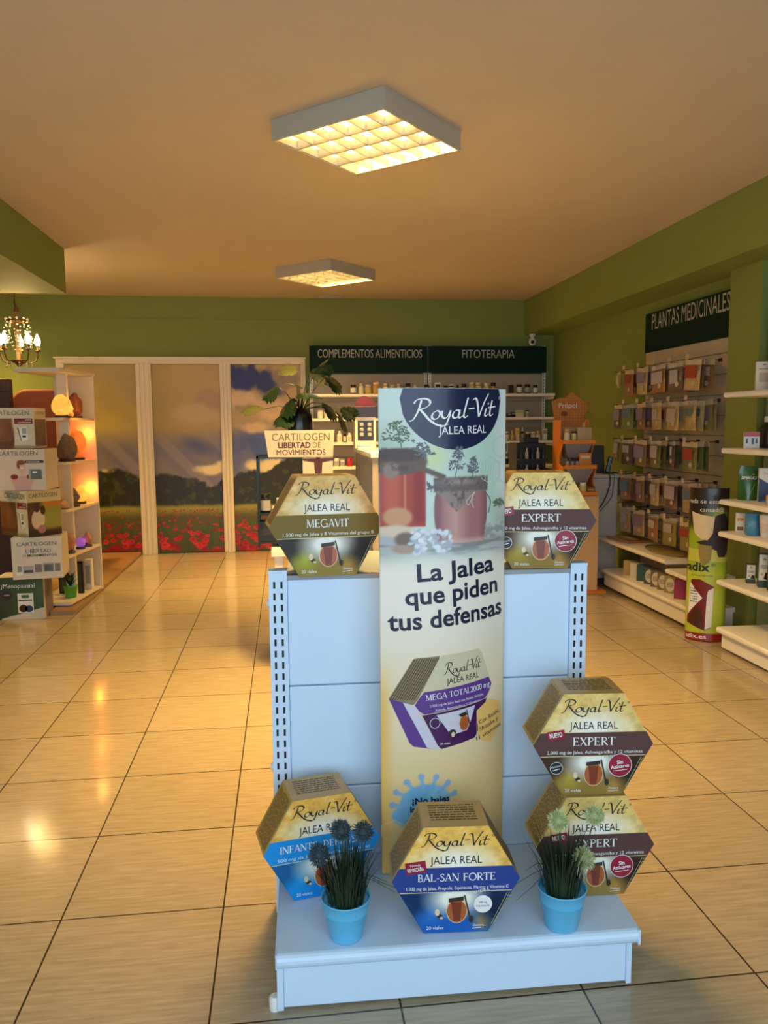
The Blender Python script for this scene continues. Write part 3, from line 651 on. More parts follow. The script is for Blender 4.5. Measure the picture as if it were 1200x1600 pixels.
hd = [(c0[0] + rx * math.cos(t), c0[1] + rz * math.sin(t)) for t in np.linspace(0, 2 * PI, 72, endpoint=False)]
p.convex([(x, min(y, 1.4905)) for x, y in hd], M_NAVY, 1, 40)
b0 = bq(701, 653); p.script(b0[0] - .002, b0[1], .053, M_PAPER, 3, width=.262, rot=.05); p.text('®', .352, 1.462, .009, M_PAPER, 3)
b0 = bq(708, 678); p.text('JALEA REAL', b0[0], b0[1], .0205, M_PAPER, 3, width=.15, rot=.02)
for txt, a, b, h in (('La Jalea', (638, 903), (763, 900), .046), ('que piden', (623, 940), (772, 934), .046), ('tus defensas', (602, 979), (782, 972), .046)):
    q0, q1 = bq(*a), bq(*b); p.text(txt, (q0[0] + q1[0]) / 2, (q0[1] + q1[1]) / 2 - .004, h, M_NAVYINK, 3, bold=.022, width=q1[0] - q0[0], rot=.05)
def hexline(cx, cy, r, m=M_DECO, bars=False):
    pts = [bq(cx + r * math.sin(t), cy - r * math.cos(t)) for t in np.linspace(0, 2 * PI, 7)]
    for i in range(6): p.line([pts[i], pts[i + 1]], .0018, m, 2)
    if bars:
        for k in range(-3, 4): p.line([bq(cx + k * r * .24, cy - r * .75), bq(cx + k * r * .24, cy + r * .75)], .0014, m, 2)
for h in ((757, 738, 22, M_DECO, True), (778, 700, 18), (776, 772, 18)): hexline(*h)
M_DECO2 = mat('banner_gold_line', S(236, 214, 160), .4, var=0)
for h in ((757, 1212, 20, M_DECO2, True), (740, 1180, 22, M_DECO2), (776, 1240, 14, M_DECO2), (745, 1258, 14, M_DECO2), (612, 1296, 18, M_DECO2)): hexline(*h)
# sprigs
M_SPR, M_SPR2 = mat('sprig_green', S(92, 112, 84), .5, var=0), mat('sprig_lilac', S(104, 108, 118), .5, var=0)
rs = random.Random(11)
for x0, y0, x1, y1, w, n, m in ((619, 702, 611, 662, 20, 34, M_SPR), (652, 722, 646, 694, 14, 24, M_SPR2), (693, 748, 700, 704, 12, 26, M_SPR2), (722, 748, 724, 718, 10, 24, M_SPR2), (776, 800, 772, 786, 14, 18, M_SPR), (658, 768, 655, 755, 5, 8, M_SPR2)):
    p.line([bq(x0, y0), bq((x0 + x1) / 2 + 1, (y0 + y1) / 2), bq(x1, y1)], .0022, m, 2, 5)
    for k in range(int(n * 2.2)):
        q = rs.uniform(.3, 1.1); cx = x0 + (x1 - x0) * q + rs.uniform(-w, w) * (.4 + .6 * math.sin(min(1, q) * PI)); cy = y0 + (y1 - y0) * q; a = rs.uniform(0, PI); L = rs.uniform(2.5, 4.5)
        p.poly([bq(cx + L * math.cos(a), cy + L * math.sin(a)), bq(cx - 1.3 * math.sin(a), cy + 1.3 * math.cos(a)), bq(cx - L * math.cos(a), cy - L * math.sin(a)), bq(cx + 1.3 * math.sin(a), cy - 1.3 * math.cos(a))], m, 2)
# twine bow
p.line([bq(725, 770), bq(721, 785), bq(724, 795)], .003, mat('twine', S(206, 190, 176), .6), 3, 5); p.line([bq(727, 770), bq(722, 778), bq(716, 790), bq(712, 784), bq(724, 772)], .003, MATS['twine'], 3, 5); p.line([bq(746, 772), bq(756, 786), bq(752, 806)], .003, mat('twine_dark', S(110, 96, 84), .6), 3, 5)
# pictured purple carton
M_PUR, M_PURD, M_PGOLD, M_PSIDE, M_PICE = (mat(*k, var=0) for k in (('pic_purple', S(96, 58, 140), .35), ('pic_violet', S(70, 24, 84), .35), ('pic_gold', S(216, 204, 170), .35), ('pic_side', S(140, 128, 96), .4), ('pic_ice', S(214, 208, 224), .35)))
B_ = lambda *pts: [bq(*q) for q in pts]
p.convex(B_((673, 1024), (739, 1021), (762, 1083), (732, 1161), (673, 1170), (638, 1099)), M_PGOLD, 2, 20)
p.convex(B_((673, 1024), (638, 1099), (604, 1088), (636, 1026)), M_PSIDE, 2, 14); p.convex(B_((638, 1099), (673, 1170), (633, 1162), (604, 1088)), M_PUR, 2, 14); p.convex(B_((638, 1099), (673, 1170), (655, 1166), (622, 1094)), M_PICE, 3, 12)
p.convex(B_((649, 1079), (757, 1070), (762, 1083), (752, 1103), (648, 1114), (638, 1099)), M_PUR, 3, 20); p.convex(B_((648, 1115), (752, 1104), (732, 1161), (673, 1170)), M_PURD, 3, 20); p.convex(B_((668, 1116), (730, 1110), (718, 1146), (690, 1150)), M_PICE, 4, 10)
for k in range(11):
    q = (k + .5) / 11; p.line(B_((636 + (673 - 636) * q, 1027), (604 + (638 - 604) * q, 1090)), .0022, M_FINE, 4, 6)
q = bq(711, 1052); p.script(q[0], q[1], .030, M_INK, 4, width=.122, rot=.05); q = bq(710, 1068); p.text('JALEA REAL', q[0], q[1], .016, M_INK, 4, width=.104, rot=.05)
q = bq(703, 1090); p.roman('MEGA TOTAL', q[0] - .03, q[1], .016, M_PAPER, 5, width=.135, rot=.06); q = bq(740, 1087); p.text('2000 mg', q[0], q[1], .016, M_PAPER, 5, width=.07, rot=.06)
q = bq(702, 1100); p.text('2.000 mg de Jalea Real con Reishi, Shiitake,', q[0], q[1], .007, M_PAPER, 5, width=.17, rot=.06); q = bq(702, 1108); p.text('Acerola, Aminoácidos y 11 Vitaminas', q[0], q[1], .007, M_PAPER, 5, width=.14, rot=.06)
for (x, y, a, b, m, l) in ((711, 1133, 9, 13, MATS['jar_glass'], 5), (711, 1134, 8, 12, MATS['jar_amber'], 6), (692, 1146, 6, 5, MATS['jar_lid'], 5), (693, 1149, 3, 4, MATS['jar_glass'], 6)):
    p.convex([bq(x + a * math.cos(t), y + b * math.sin(t)) for t in np.linspace(0, 2 * PI, 20, endpoint=False)], m, l, 8)
p.convex(B_((702, 1119), (716, 1116), (716, 1122), (702, 1124)), MATS['jar_lid'], 7, 6); p.line(B_((715, 1114), (721, 1142)), .003, MATS['jar_lid'], 7)
q = bq(681, 1163); p.text('20 viales', q[0], q[1], .006, M_PAPER, 5); v, f = ribbon(ell(*bq(666, 1128), .014, .014), .0015); p.geo(v, f, M_PAPER, 5)
M_TAN = mat('banner_tan', S(244, 196, 110), .4, var=0)
hx = B_((757, 1106), (781, 1118), (782, 1150), (758, 1177), (733, 1164), (733, 1120)); p.convex(hx, M_TAN, 5, 14)
for i in range(6): p.line([hx[i], hx[(i + 1) % 6]], .0016, M_DECO2, 6)
for txt, x, y, w in (('Con Reishi,', 758, 1138, .08), ('Shiitake y', 757, 1150, .075), ('11 vitaminas', 757, 1162, .098)): q = bq(x, y); p.text(txt, q[0], q[1], .0125, M_NAVYINK, 7, width=w, rot=.2)
q = bq(661, 1252); p.text('¡No bajes', q[0], q[1], .017, M_NAVYINK, 3, bold=.03, width=.105); q = bq(636, 1263); p.text('la', q[0], q[1] - .004, .017, M_NAVYINK, 3, bold=.03); q = bq(672, 1263); p.text('guardia!', q[0], q[1] - .004, .017, M_NAVYINK, 3, bold=.03)
p.build('lettering', ban)

# two pale blue pots with grass and round flower heads
M_POT = mat('sky_blue_enamel', S(96, 190, 235), .35, var=.02); M_GRASS = mat('grass_blade', (.016, .034, .012), .5, var=.4, scale=60); M_SOIL = mat('dark_soil', (.012, .009, .006), .9)
M_STEM = mat('flower_stem', (.03, .07, .025), .5)
def ball(c, r, m, name, par, stem_from, n=300, seed=1):
    rr = random.Random(seed); mb = MB()
    mb.tube([stem_from, ((stem_from[0] + c[0]) / 2 + .004, (stem_from[1] + c[1]) / 2, (stem_from[2] + c[2]) / 2), c], .0016, 5, 1)
    mb.lathe([(0, -r * .46), (r * .38, -r * .25), (r * .46, 0), (r * .38, r * .25), (0, r * .46)], 10, 0, c=c)
    for k in range(n):
        z = 1 - 2 * (k + .5) / n; a = k * 2.39996; d = Vector((math.sqrt(1 - z * z) * math.cos(a), math.sqrt(1 - z * z) * math.sin(a), z)); L = r * rr.uniform(.72, 1.12)
        x = d.orthogonal().normalized() * .0015; y = d.cross(x); o = Vector(c)
        tip = o + d * L; mid = o + d * L * .8; mb.add([o + d * r * .5, mid + x, mid - x * .5 + y, mid - x * .5 - y, tip], [(0, 1, 2), (0, 2, 3), (0, 3, 1), (4, 2, 1), (4, 3, 2), (4, 1, 3)], 0)
    return mb.build(name, [m, M_STEM], par)
def grass_pot(x, y, label, heads, m_head, seed, droop):
    t = thing('potted_grass', label, 'potted plant', (x, y, ZB), 0, 'blue pots of grass on the display stand')
    MB().lathe([(.039, 0), (.040, .002), (.0535, .066), (.0545, .067), (.0550, .070), (.0590, .098), (.0605, .099), (.0605, .102), (.0580, .102), (.0560, .09)], 40).lathe([(.037, .004), (.056, .095)], 30, cap=False).build('pot', M_POT, t)
    MB().lathe([(0, .082), (.052, .082), (.053, .078)], 24).build('soil', M_SOIL, t)
    rr = random.Random(seed); mb = MB()
    for k in range(300):
        a = rr.uniform(0, 2 * PI); r0 = .045 * math.sqrt(rr.random()); h = rr.uniform(.075, .175); lean = rr.uniform(.0, .045) + r0 * .4
        p0 = Vector((r0 * math.cos(a), r0 * math.sin(a), .082)); d = Vector((math.cos(a), math.sin(a), 0)); s = Vector((-d.y, d.x, 0)) * rr.uniform(.0013, .0023)
        p1 = p0 + d * lean * .35 + Vector((0, 0, h * .6)); p2 = p0 + d * lean + Vector((0, 0, h)); mb.add([p0 - s, p0 + s, p1 + s * .8, p1 - s * .8, p2], [(0, 1, 2, 3), (3, 2, 4)])
    for a, L, h in droop:
        d = Vector((math.cos(a), math.sin(a), 0)); mb.tube([Vector((0, 0, .085)) + d * .03, Vector((0, 0, .15)) + d * .045, Vector((0, 0, .085 + h)) + d * L * .65, Vector((0, 0, .06 + h)) + d * L], [.0014, .0013, .001, .0005], 4)
    mb.build('grass', M_GRASS, t)
    for k, (hx_, hy, hz, r) in enumerate(heads): ball((hx_, hy, hz), r, m_head, 'flower_head', t, (hx_ * .4, hy * .4, .085), seed=seed + k)
grass_pot(.124, 1.812, 'sky blue pot of grass with dark grey-blue pompom flowers, on the left', [(-.010, .0, .268, .029), (.045, .01, .256, .028), (-.064, -.006, .215, .029)], mat('pompom_dark', S(66, 84, 92), .7, var=.3, scale=80), 3, [(.1, .13, .04), (-.15, .12, .05), (.25, .11, .05), (2.9, .06, .06)])
grass_pot(.657, 1.780, 'sky blue pot of grass with pale green pompom flowers, on the right', [(-.012, .0, .272, .028), (.084, .012, .272, .028), (.050, -.012, .176, .030)], mat('pompom_pale', S(196, 206, 150), .7, var=.2, scale=80), 8, [(3.1, .12, .05), (3.4, .13, .035), (2.8, .09, .07), (-.1, .1, .06)])

# ------------------------------------------------------------------ back wall shelving under two header signs
M_SHELF = mat('cream_shelf', (.90, .86, .79), .4, var=.02); M_BACKP = mat('back_panel_cream', (.46, .39, .29), .5, var=.03)
M_SIGN = mat('sign_dark_green', (.004, .022, .012), .6, spec=.15, var=0); M_SIGNT = mat('sign_letter', (.46, .46, .42), .5, var=0)
def header_sign(parent_lab, txt, o, ux, n, w, h, th, text_w, cap, cu, group=None, M_T=None):
    """flat board with raised letters; o = lower corner, ux along, n outwards"""
    ux, n = np.array(ux, float), np.array(n, float); o = np.array(o, float)
    t = thing('header_sign', parent_lab, 'sign', (0, 0, 0), 0, group)
    vs = [o + ux * a + n * b + np.array((0, 0, c)) for a in (0, w) for b in (0, th) for c in (0, h)]
    MB().add(vs, [(0, 1, 3, 2), (4, 6, 7, 5), (0, 4, 5, 1), (2, 3, 7, 6), (0, 2, 6, 4), (1, 5, 7, 3)]).build('board', M_SIGN, t)
    p = Print(planefn(o + n * (th + .0005), ux, (0, 0, 1), n)); p.text(txt, cu, h * .56, cap, M_T or M_SIGNT, 2, width=text_w); p.build('lettering', t)
    return t
BY = 8.84; SHZ = (1.715, 1.46, 1.205, .945, .70, .42)
for i, (x0, x1, lab) in enumerate(((.285, 1.583, 'cream wall shelving bay under the COMPLEMENTOS ALIMENTICIOS sign'), (1.597, 2.945, 'cream wall shelving bay under the FITOTERAPIA sign'))):
    t = thing('wall_shelving', lab, 'shelving', (x0, BY, 0), 0, 'back wall shelving bays'); w = x1 - x0
    bp = MB()
    for z0 in np.arange(.12, 1.93, .305): bp.box(.04, w - .04, -.018, 0, z0, min(z0 + .30, 1.95))
    bp.build('back_panel', M_BACKP, t)
    for xx in (0, w - .036):
        up = MB(); up.box(xx, xx + .036, -.04, 0, 0, 2.255)
        for k in range(60): up.box(xx + .015, xx + .021, -.0408, -.04, .2 + k * .034, .22 + k * .034, 1)
        up.build('upright', [M_SHELF, M_SLOT], t)
    for z in SHZ:
        s = MB().box(.004, w - .004 + (.0 if i == 0 else .0), -.385, -.042, z - .028, z).box(.002, .006, -.34, -.042, z - .06, z - .028).box(w - .006, w - .002, -.34, -.042, z - .06, z - .028)
        s.build('shelf', M_SHELF, t, bevel=.006)
    MB().box(.006, w - .006, -.43, -.042, .02, .13).build('plinth', M_SHELF, t, bevel=.004)
header_sign('dark green sign board reading COMPLEMENTOS ALIMENTICIOS', 'COMPLEMENTOS ALIMENTICIOS', (.285, BY - .045, 1.957), (1, 0, 0), (0, -1, 0), 1.300, .292, .016, 1.15, .088, .665, 'header signs')
header_sign('dark green sign board reading FITOTERAPIA', 'FITOTERAPIA', (1.597, BY - .045, 1.957), (1, 0, 0), (0, -1, 0), 1.348, .292, .016, .60, .088, .68, 'header signs')

# bottles, jars and cartons for the shelves
def bottle_mesh(parent, r, h, body, cap, label, kind):
    nm = {'bottle': 'body', 'jar': 'body', 'dropper': 'body'}[kind]
    if kind == 'jar':
        MB().lathe([(r * .92, 0), (r, .006), (r, h * .74), (r * .8, h * .80), (r * .78, h * .82)], 14).build('body', body, parent)
        MB().lathe([(r * .86, h * .80), (r * .88, h * .82), (r * .88, h * .985), (r * .82, h)], 14).build('cap', cap, parent)
    elif kind == 'dropper':
        MB().lathe([(r * .92, 0), (r, .005), (r, h * .55), (r * .45, h * .66), (r * .4, h * .7)], 14).build('body', body, parent)
        MB().lathe([(r * .48, h * .68), (r * .48, h * .82), (r * .25, h * .86), (r * .22, h * .97), (r * .1, h)], 12).build('cap', cap, parent)
    else:
        MB().lathe([(r * .92, 0), (r, .006), (r, h * .62), (r * .85, h * .70), (r * .5, h * .78), (r * .48, h * .84)], 14).build('body', body, parent)
        MB().lathe([(r * .56, h * .82), (r * .58, h * .83), (r * .56, h * .985), (r * .5, h)], 12).build('cap', cap, parent)
    if label is not None:
        top = .52 if kind == 'dropper' else (.58 if kind == 'bottle' else .68)
        MB().lathe([(r * 1.012, h * .12), (r * 1.012, h * top)], 14, cap=False).build('label_band', label, parent)
P_DK = mat('brown_glass', (.045, .018, .008), .15, var=0); P_BLK = mat('black_plastic', (.012, .011, .012), .3, var=0); P_AMB = mat('amber_gel', (.62, .34, .08), .3, var=.1)
P_CRM = mat('cream_plastic', (.74, .68, .52), .4, var=.02); P_WHT = mat('product_white', (.78, .77, .72), .4, var=.02); P_YEL = mat('straw_label', (.62, .50, .16), .4, var=.05)
P_RED = mat('product_red', (.42, .03, .03), .35, var=.03); P_GRN = mat('product_green', (.05, .16, .05), .4, var=.05); P_BLU = mat('product_blue', (.06, .28, .52), .4, var=.03)
P_ORG = mat('product_orange', (.72, .27, .03), .45, var=.03); P_NAV = mat('product_navy', (.02, .04, .14), .4, var=.03); P_GRY = mat('product_grey', (.35, .34, .33), .4, var=.03)
CN = {'dk': ('dark brown', P_DK), 'bk': ('black', P_BLK), 'am': ('amber', P_AMB), 'cr': ('cream', P_CRM), 'wh': ('white', P_WHT), 'ye': ('straw yellow', P_YEL), 'rd': ('red', P_RED), 'gn': ('green', P_GRN), 'bl': ('blue', P_BLU), 'og': ('orange', P_ORG), 'nv': ('navy', P_NAV), 'gr': ('grey', P_GRY)}
ORD = 'first second third fourth fifth sixth seventh eighth ninth tenth eleventh twelfth thirteenth fourteenth fifteenth sixteenth seventeenth eighteenth nineteenth twentieth'.split() + ['twenty-first', 'twenty-second']
def X_(px): return .272 + (px - 484) * .006955
def small_carton(nm, label, cat, loc, rotz, w, d, h, col, bands=(), group=None, txt=None, M_T=None, tcap=.012, tv=.7):
    t = thing(nm, label, cat, loc, rotz, group)
    MB().box(-w / 2, w / 2, 0, d, 0, h).build('box_body', col, t, bevel=.0015)
    if bands or txt:
        p = Print(planefn((0, -.0006, 0), (1, 0, 0), (0, 0, 1), (0, -1, 0)))
        for u0, u1, v0, v1, m in bands: p.rect(u0 * w, u1 * w, v0 * h, v1 * h, m, 1)
        if txt: p.text(txt, 0, tv * h, tcap, M_T or M_INK, 2, width=min(.8 * w, tcap * len(txt)))
        p.build('front_print', t)
    return t
def shelf_row(z, y, where, items, group):
    items = sorted(items, key=lambda a: a[0])
    for i, (px, kind, c, capc, labc, wpx, hpx) in enumerate(items):
        r = wpx * .00345; h = hpx * .00665; pos = ORD[i]
        if kind == 'box':
            w = wpx * .0069
            small_carton('carton', f'small {CN[c][0]} carton, {pos} from the left, {where}', 'carton', (X_(px), y - .03, z), 0, w, .05, h, CN[c][1], [(-.4, .4, .55, .85, CN[labc][1])] if labc else [], group)
            continue
        t = thing(kind if kind != 'dropper' else 'dropper_bottle', f'{CN[c][0]} {"bottle" if kind != "jar" else "jar"}, {CN[capc][0]} lid, {pos} from the left, {where}', 'bottle' if kind != 'jar' else 'jar', (X_(px), y, z), 0, group)
        bottle_mesh(t, r, h, CN[c][1], CN[capc][1], CN[labc][1] if labc else None, kind)
shelf_row(SHZ[0] + .0005, 8.53, 'top shelf under the left sign', [(551, 'jar', 'dk', 'dk', 'wh', 9, 15), (563, 'bottle', 'cr', 'cr', 'cr', 8, 17), (574, 'jar', 'am', 'cr', 'ye', 10, 15), (586, 'jar', 'am', 'cr', 'am', 11, 19), (601, 'jar', 'am', 'cr', 'wh', 8, 17), (611, 'jar', 'cr', 'cr', 'ye', 8, 15), (621, 'bottle', 'cr', 'cr', 'ye', 8, 16), (636, 'jar', 'bk', 'bk', 'wh', 9, 17), (647, 'bottle', 'wh', 'wh', 'gr', 8, 15), (665, 'jar', 'bk', 'bk', 'rd', 9, 15)], 'top shelf bottles under the left sign')
shelf_row(SHZ[0] + .0005, 8.53, 'top shelf under FITOTERAPIA', [(682, 'box', 'wh', None, 'dk', 9, 18), (695, 'jar', 'bk', 'bk', 'wh', 8, 13), (704, 'jar', 'dk', 'wh', 'wh', 8, 16), (714, 'bottle', 'dk', 'bk', 'cr', 7, 14), (724, 'jar', 'bk', 'bk', 'gr', 9, 16), (736, 'jar', 'am', 'cr', 'ye', 9, 19), (747, 'jar', 'am', 'cr', 'cr', 9, 18), (760, 'jar', 'cr', 'cr', 'ye', 9, 17), (771, 'jar', 'bk', 'bk', 'am', 9, 18), (799, 'box', 'dk', None, None, 7, 14), (813, 'jar', 'dk', 'bk', 'wh', 9, 15), (826, 'jar', 'dk', 'bk', 'gr', 10, 15), (839, 'jar', 'dk', 'bk', 'wh', 8, 14)], 'top shelf bottles under the right sign')
shelf_row(SHZ[1] + .0005, 8.53, 'second shelf right of the banner', [(796, 'box', 'bk', None, 'gr', 6, 6), (803, 'box', 'dk', None, 'gr', 7, 8), (812.5, 'box', 'cr', None, 'ye', 14, 11), (826.5, 'jar', 'wh', 'bk', 'gr', 6, 11)], 'second shelf goods')
shelf_row(SHZ[2] + .0005, 8.53, 'third shelf right of the banner', [(794, 'jar', 'dk', 'wh', 'wh', 6, 15), (802.5, 'bottle', 'am', 'ye', 'ye', 7, 16), (810, 'box', 'cr', None, 'ye', 6, 20), (819, 'dropper', 'dk', 'wh', 'gr', 6, 22), (828, 'jar', 'bk', 'wh', 'bk', 8, 14), (836.5, 'jar', 'gr', 'wh', 'cr', 8, 14), (844.5, 'bottle', 'ye', 'cr', 'wh', 7, 15), (854.5, 'box', 'wh', None, 'gr', 7, 19)], 'third shelf bottles')
shelf_row(SHZ[3] + .0005, 8.53, 'fourth shelf right of the banner', [(794, 'jar', 'dk', 'wh', 'bk', 5, 12), (801, 'bottle', 'wh', 'wh', 'rd', 4, 10)], 'fourth shelf bottles right of the banner')
shelf_row(SHZ[1] + .0005, 8.53, 'second shelf behind the monstera', [(500, 'jar', 'wh', 'cr', 'wh', 9, 13), (510, 'jar', 'wh', 'cr', 'cr', 9, 14), (541, 'jar', 'cr', 'wh', 'wh', 8, 14), (519, 'jar', 'wh', 'wh', 'wh', 8, 12)], 'second shelf white jars')
shelf_row(SHZ[2] + .0005, 8.53, 'third shelf beside the white text sign', [(529, 'bottle', 'wh', 'wh', 'cr', 8, 18), (537, 'jar', 'bk', 'dk', 'cr', 5, 14), (544, 'bottle', 'wh', 'wh', 'cr', 8, 15)], 'third shelf white bottles')
shelf_row(SHZ[3] + .0005, 8.53, 'fourth shelf beside the white text sign', [(524, 'jar', 'wh', 'wh', 'gr', 8, 13), (533, 'jar', 'wh', 'gr', 'gr', 8, 12), (544, 'jar', 'rd', 'rd', 'rd', 9, 14)], 'fourth shelf jars')
shelf_row(SHZ[4] + .0005, 8.53, 'fifth shelf beside the white text sign', [(523, 'box', 'wh', None, 'cr', 8, 6), (536, 'box', 'cr', None, 'am', 8, 5), (546, 'box', 'wh', None, 'dk', 8, 10)], 'fifth shelf little cartons')

# glass showcase with a wine red display stand on it
M_GLASS = mat('showcase_glass', (.86, .84, .74), .04, trans=.0, alpha=.22, var=0); M_TANP = mat('tan_laminate', (.52, .42, .28), .4, var=.04)
t = thing('glass_showcase', 'glass counter showcase with cream top behind the banner', 'showcase', (0, 0, 0))
MB().box(.45, 1.00, 4.1, 5.10, 0, .55).build('cabinet_base', M_TANP, t, bevel=.004)
MB().box(.44, 1.01, 4.09, 5.11, 1.222, 1.250).build('counter_top', M_SHELF, t, bevel=.004)
MB().box(.45, .456, 4.13, 5.07, .55, 1.222).box(.994, 1.00, 4.13, 5.07, .55, 1.222).box(.48, .97, 4.10, 4.106, .55, 1.222).build('glass_pane', M_GLASS, t)
for x in (.45, .97):
    for y in (4.10, 5.07): MB().box(x, x + .03, y, y + .03, .55, 1.222).build('corner_post', M_TANP, t)
MB().box(.48, .97, 4.14, 5.06, .86, .868).box(.48, .97, 5.04, 5.06, .55, 1.222).build('inner_shelf', M_TANP, t)
t = thing('counter_display', 'wine red domed counter display with dark header on the glass showcase', 'display', (.49, 4.86, 1.2505))
MB().box(-.065, .065, -.02, .10, 0, .19).build('display_body', P_CRM, t, bevel=.002)
MB().box(-.048, .050, -.024, -.02, .05, .17).build('dark_front', P_BLK, t)
MB().box(-.072, .072, -.035, .07, .19, .255).build('header_box', mat('dark_plum', (.018, .006, .012), .3, var=0), t, bevel=.002)
MB().prism([(.062 * math.cos(a), .255 + .062 * math.sin(a)) for a in np.linspace(0, PI, 20)], 1, .0, .012).build('dome_card', mat('wine_red_card', (.16, .012, .012), .4), t)
db = MB()
for a in (-.024, .024):
    for b in (.075, .105, .135): db.lathe([(.012, 0), (.014, .004), (.013, .018), (.008, .022)], 10, c=(a, -.03, b))
db.build('pot_print', P_GRY, t)
MB().box(-.05, .03, -.05, -.026, .015, .03).box(-.05, .05, -.06, -.02, 0, .012).build('tray', P_WHT, t)
t = thing('open_leaflet', 'white leaflet lying on the front of the glass showcase', 'leaflet', (.52, 4.52, 1.2505), .5)
MB().box(-.07, .07, -.1, .1, 0, .003).build('page', M_PAPER, t); MB().box(-.05, .03, -.06, .06, .003, .0035).build('picture', P_CRM, t)

# table with a green wire rack and a white lettered header
t = thing('low_table', 'low cream table behind the display stand carrying the wire rack', 'table', (.17, 4.80, 0))
MB().box(-.26, .23, -.33, .32, .655, .69).build('table_top', M_SHELF, t, bevel=.004)
for a in (-.24, .17):
    for b in (-.31, .26): MB().box(a, a + .045, b, b + .045, 0, .655).build('leg', M_SHELF, t)
M_WIRE = mat('green_metal', (.008, .022, .016), .4, metal=.3, var=0)
t = thing('wire_rack', 'dark green shelf rack with a white lettered header card', 'display rack', (.05, 4.72, .6905))
rk = MB()
for x in (-.215, .205):
    for y in (-.1, .14): rk.box(x, x + .012, y, y + .012, 0, .53)
rk.box(-.215, .217, -.1, -.088, .515, .53).box(-.215, .217, .14, .152, .515, .53).box(-.215, -.203, -.1, .152, .515, .53).box(.205, .217, -.1, .152, .515, .53)
rk.build('frame', M_WIRE, t)
for z in (.02, .185): MB().box(-.212, .214, -.098, .15, z, z + .010).build('rack_shelf', M_WIRE, t)
hd_ = MB().prism([(-.165, .675), (-.145, .522), (.225, .520), (.236, .676)], 1, -.115, -.111).build('header_card', mat('cream_card', (.50, .44, .35), .5, var=.02), t)
MB().box(.055, .225, -.112, -.108, .375, .52).build('body_card', MATS['cream_card'], t)
p = Print(planefn((.035, -.1156, .52), (1, 0, 0), (0, 0, 1), (0, -1, 0))); M_OLV = mat('olive_ink', (.13, .12, .03), .5, var=0); M_MAR = mat('maroon_ink', (.06, .012, .02), .5, var=0)
p.text('CARTILOGEN', .008, .098, .040, M_OLV, 2, width=.330); p.text('LIBERTAD', -.03, .056, .030, M_MAR, 2, bold=.03, width=.185); p.text('DE', .098, .056, .030, M_OLV, 2, width=.045); p.text('MOVIMIENTOS', .008, .014, .030, M_MAR, 2, width=.28); p.build('lettering', t)
p = Print(planefn((.14, -.1128, .375), (1, 0, 0), (0, 0, 1), (0, -1, 0)))
p.poly([(-.018, .03), (.018, .03), (.024, .11), (.018, .135), (-.018, .135), (-.024, .11)], M_MAR, 2); p.poly([(-.018, .115), (-.09, .128), (-.09, .138), (.09, .138), (.09, .128), (.018, .115)], M_MAR, 3); p.disc(0, .147, .014, M_MAR, 3); p.poly([(-.018, .04), (-.016, .0), (.016, .0), (.018, .04)], M_MAR, 3); p.build('figure_print', t)
def rack_item(kind, x, z, c, capc, labc, r, h, lab):
    t = thing(kind, lab, 'bottle' if kind == 'bottle' else 'jar', (.05 + x, 4.72 - .03, .6905 + z), 0, 'goods on the green rack'); bottle_mesh(t, r, h, CN[c][1], CN[capc][1], CN[labc][1] if labc else None, kind)
rack_item('jar', -.17, .1955, 'bk', 'bk', 'gr', .030, .11, 'squat black jar at the left of the upper rack shelf')
rack_item('bottle', -.125, .1955, 'wh', 'wh', None, .008, .04, 'tiny white vial beside the black jar on the rack')
rack_item('jar', -.085, .1955, 'cr', 'wh', 'cr', .024, .085, 'first of three cream jars on the upper rack shelf')
rack_item('jar', -.025, .1955, 'cr', 'wh', 'cr', .024, .085, 'middle of three cream jars on the upper rack shelf')
rack_item('jar', .03, .1955, 'cr', 'wh', 'cr', .023, .083, 'third of three cream jars, nearest the figure card')
rack_item('bottle', .052, .1955, 'ye', 'ye', None, .010, .10, 'thin yellow bottle by the figure card on the rack')
small_carton('carton', 'dark grey carton on the lower rack shelf', 'carton', (-.085, 4.66, .7205), 0, .15, .1, .115, mat('slate_card', (.035, .03, .032), .5), [(-.4, .4, .1, .3, P_BLK)], 'goods on the green rack')
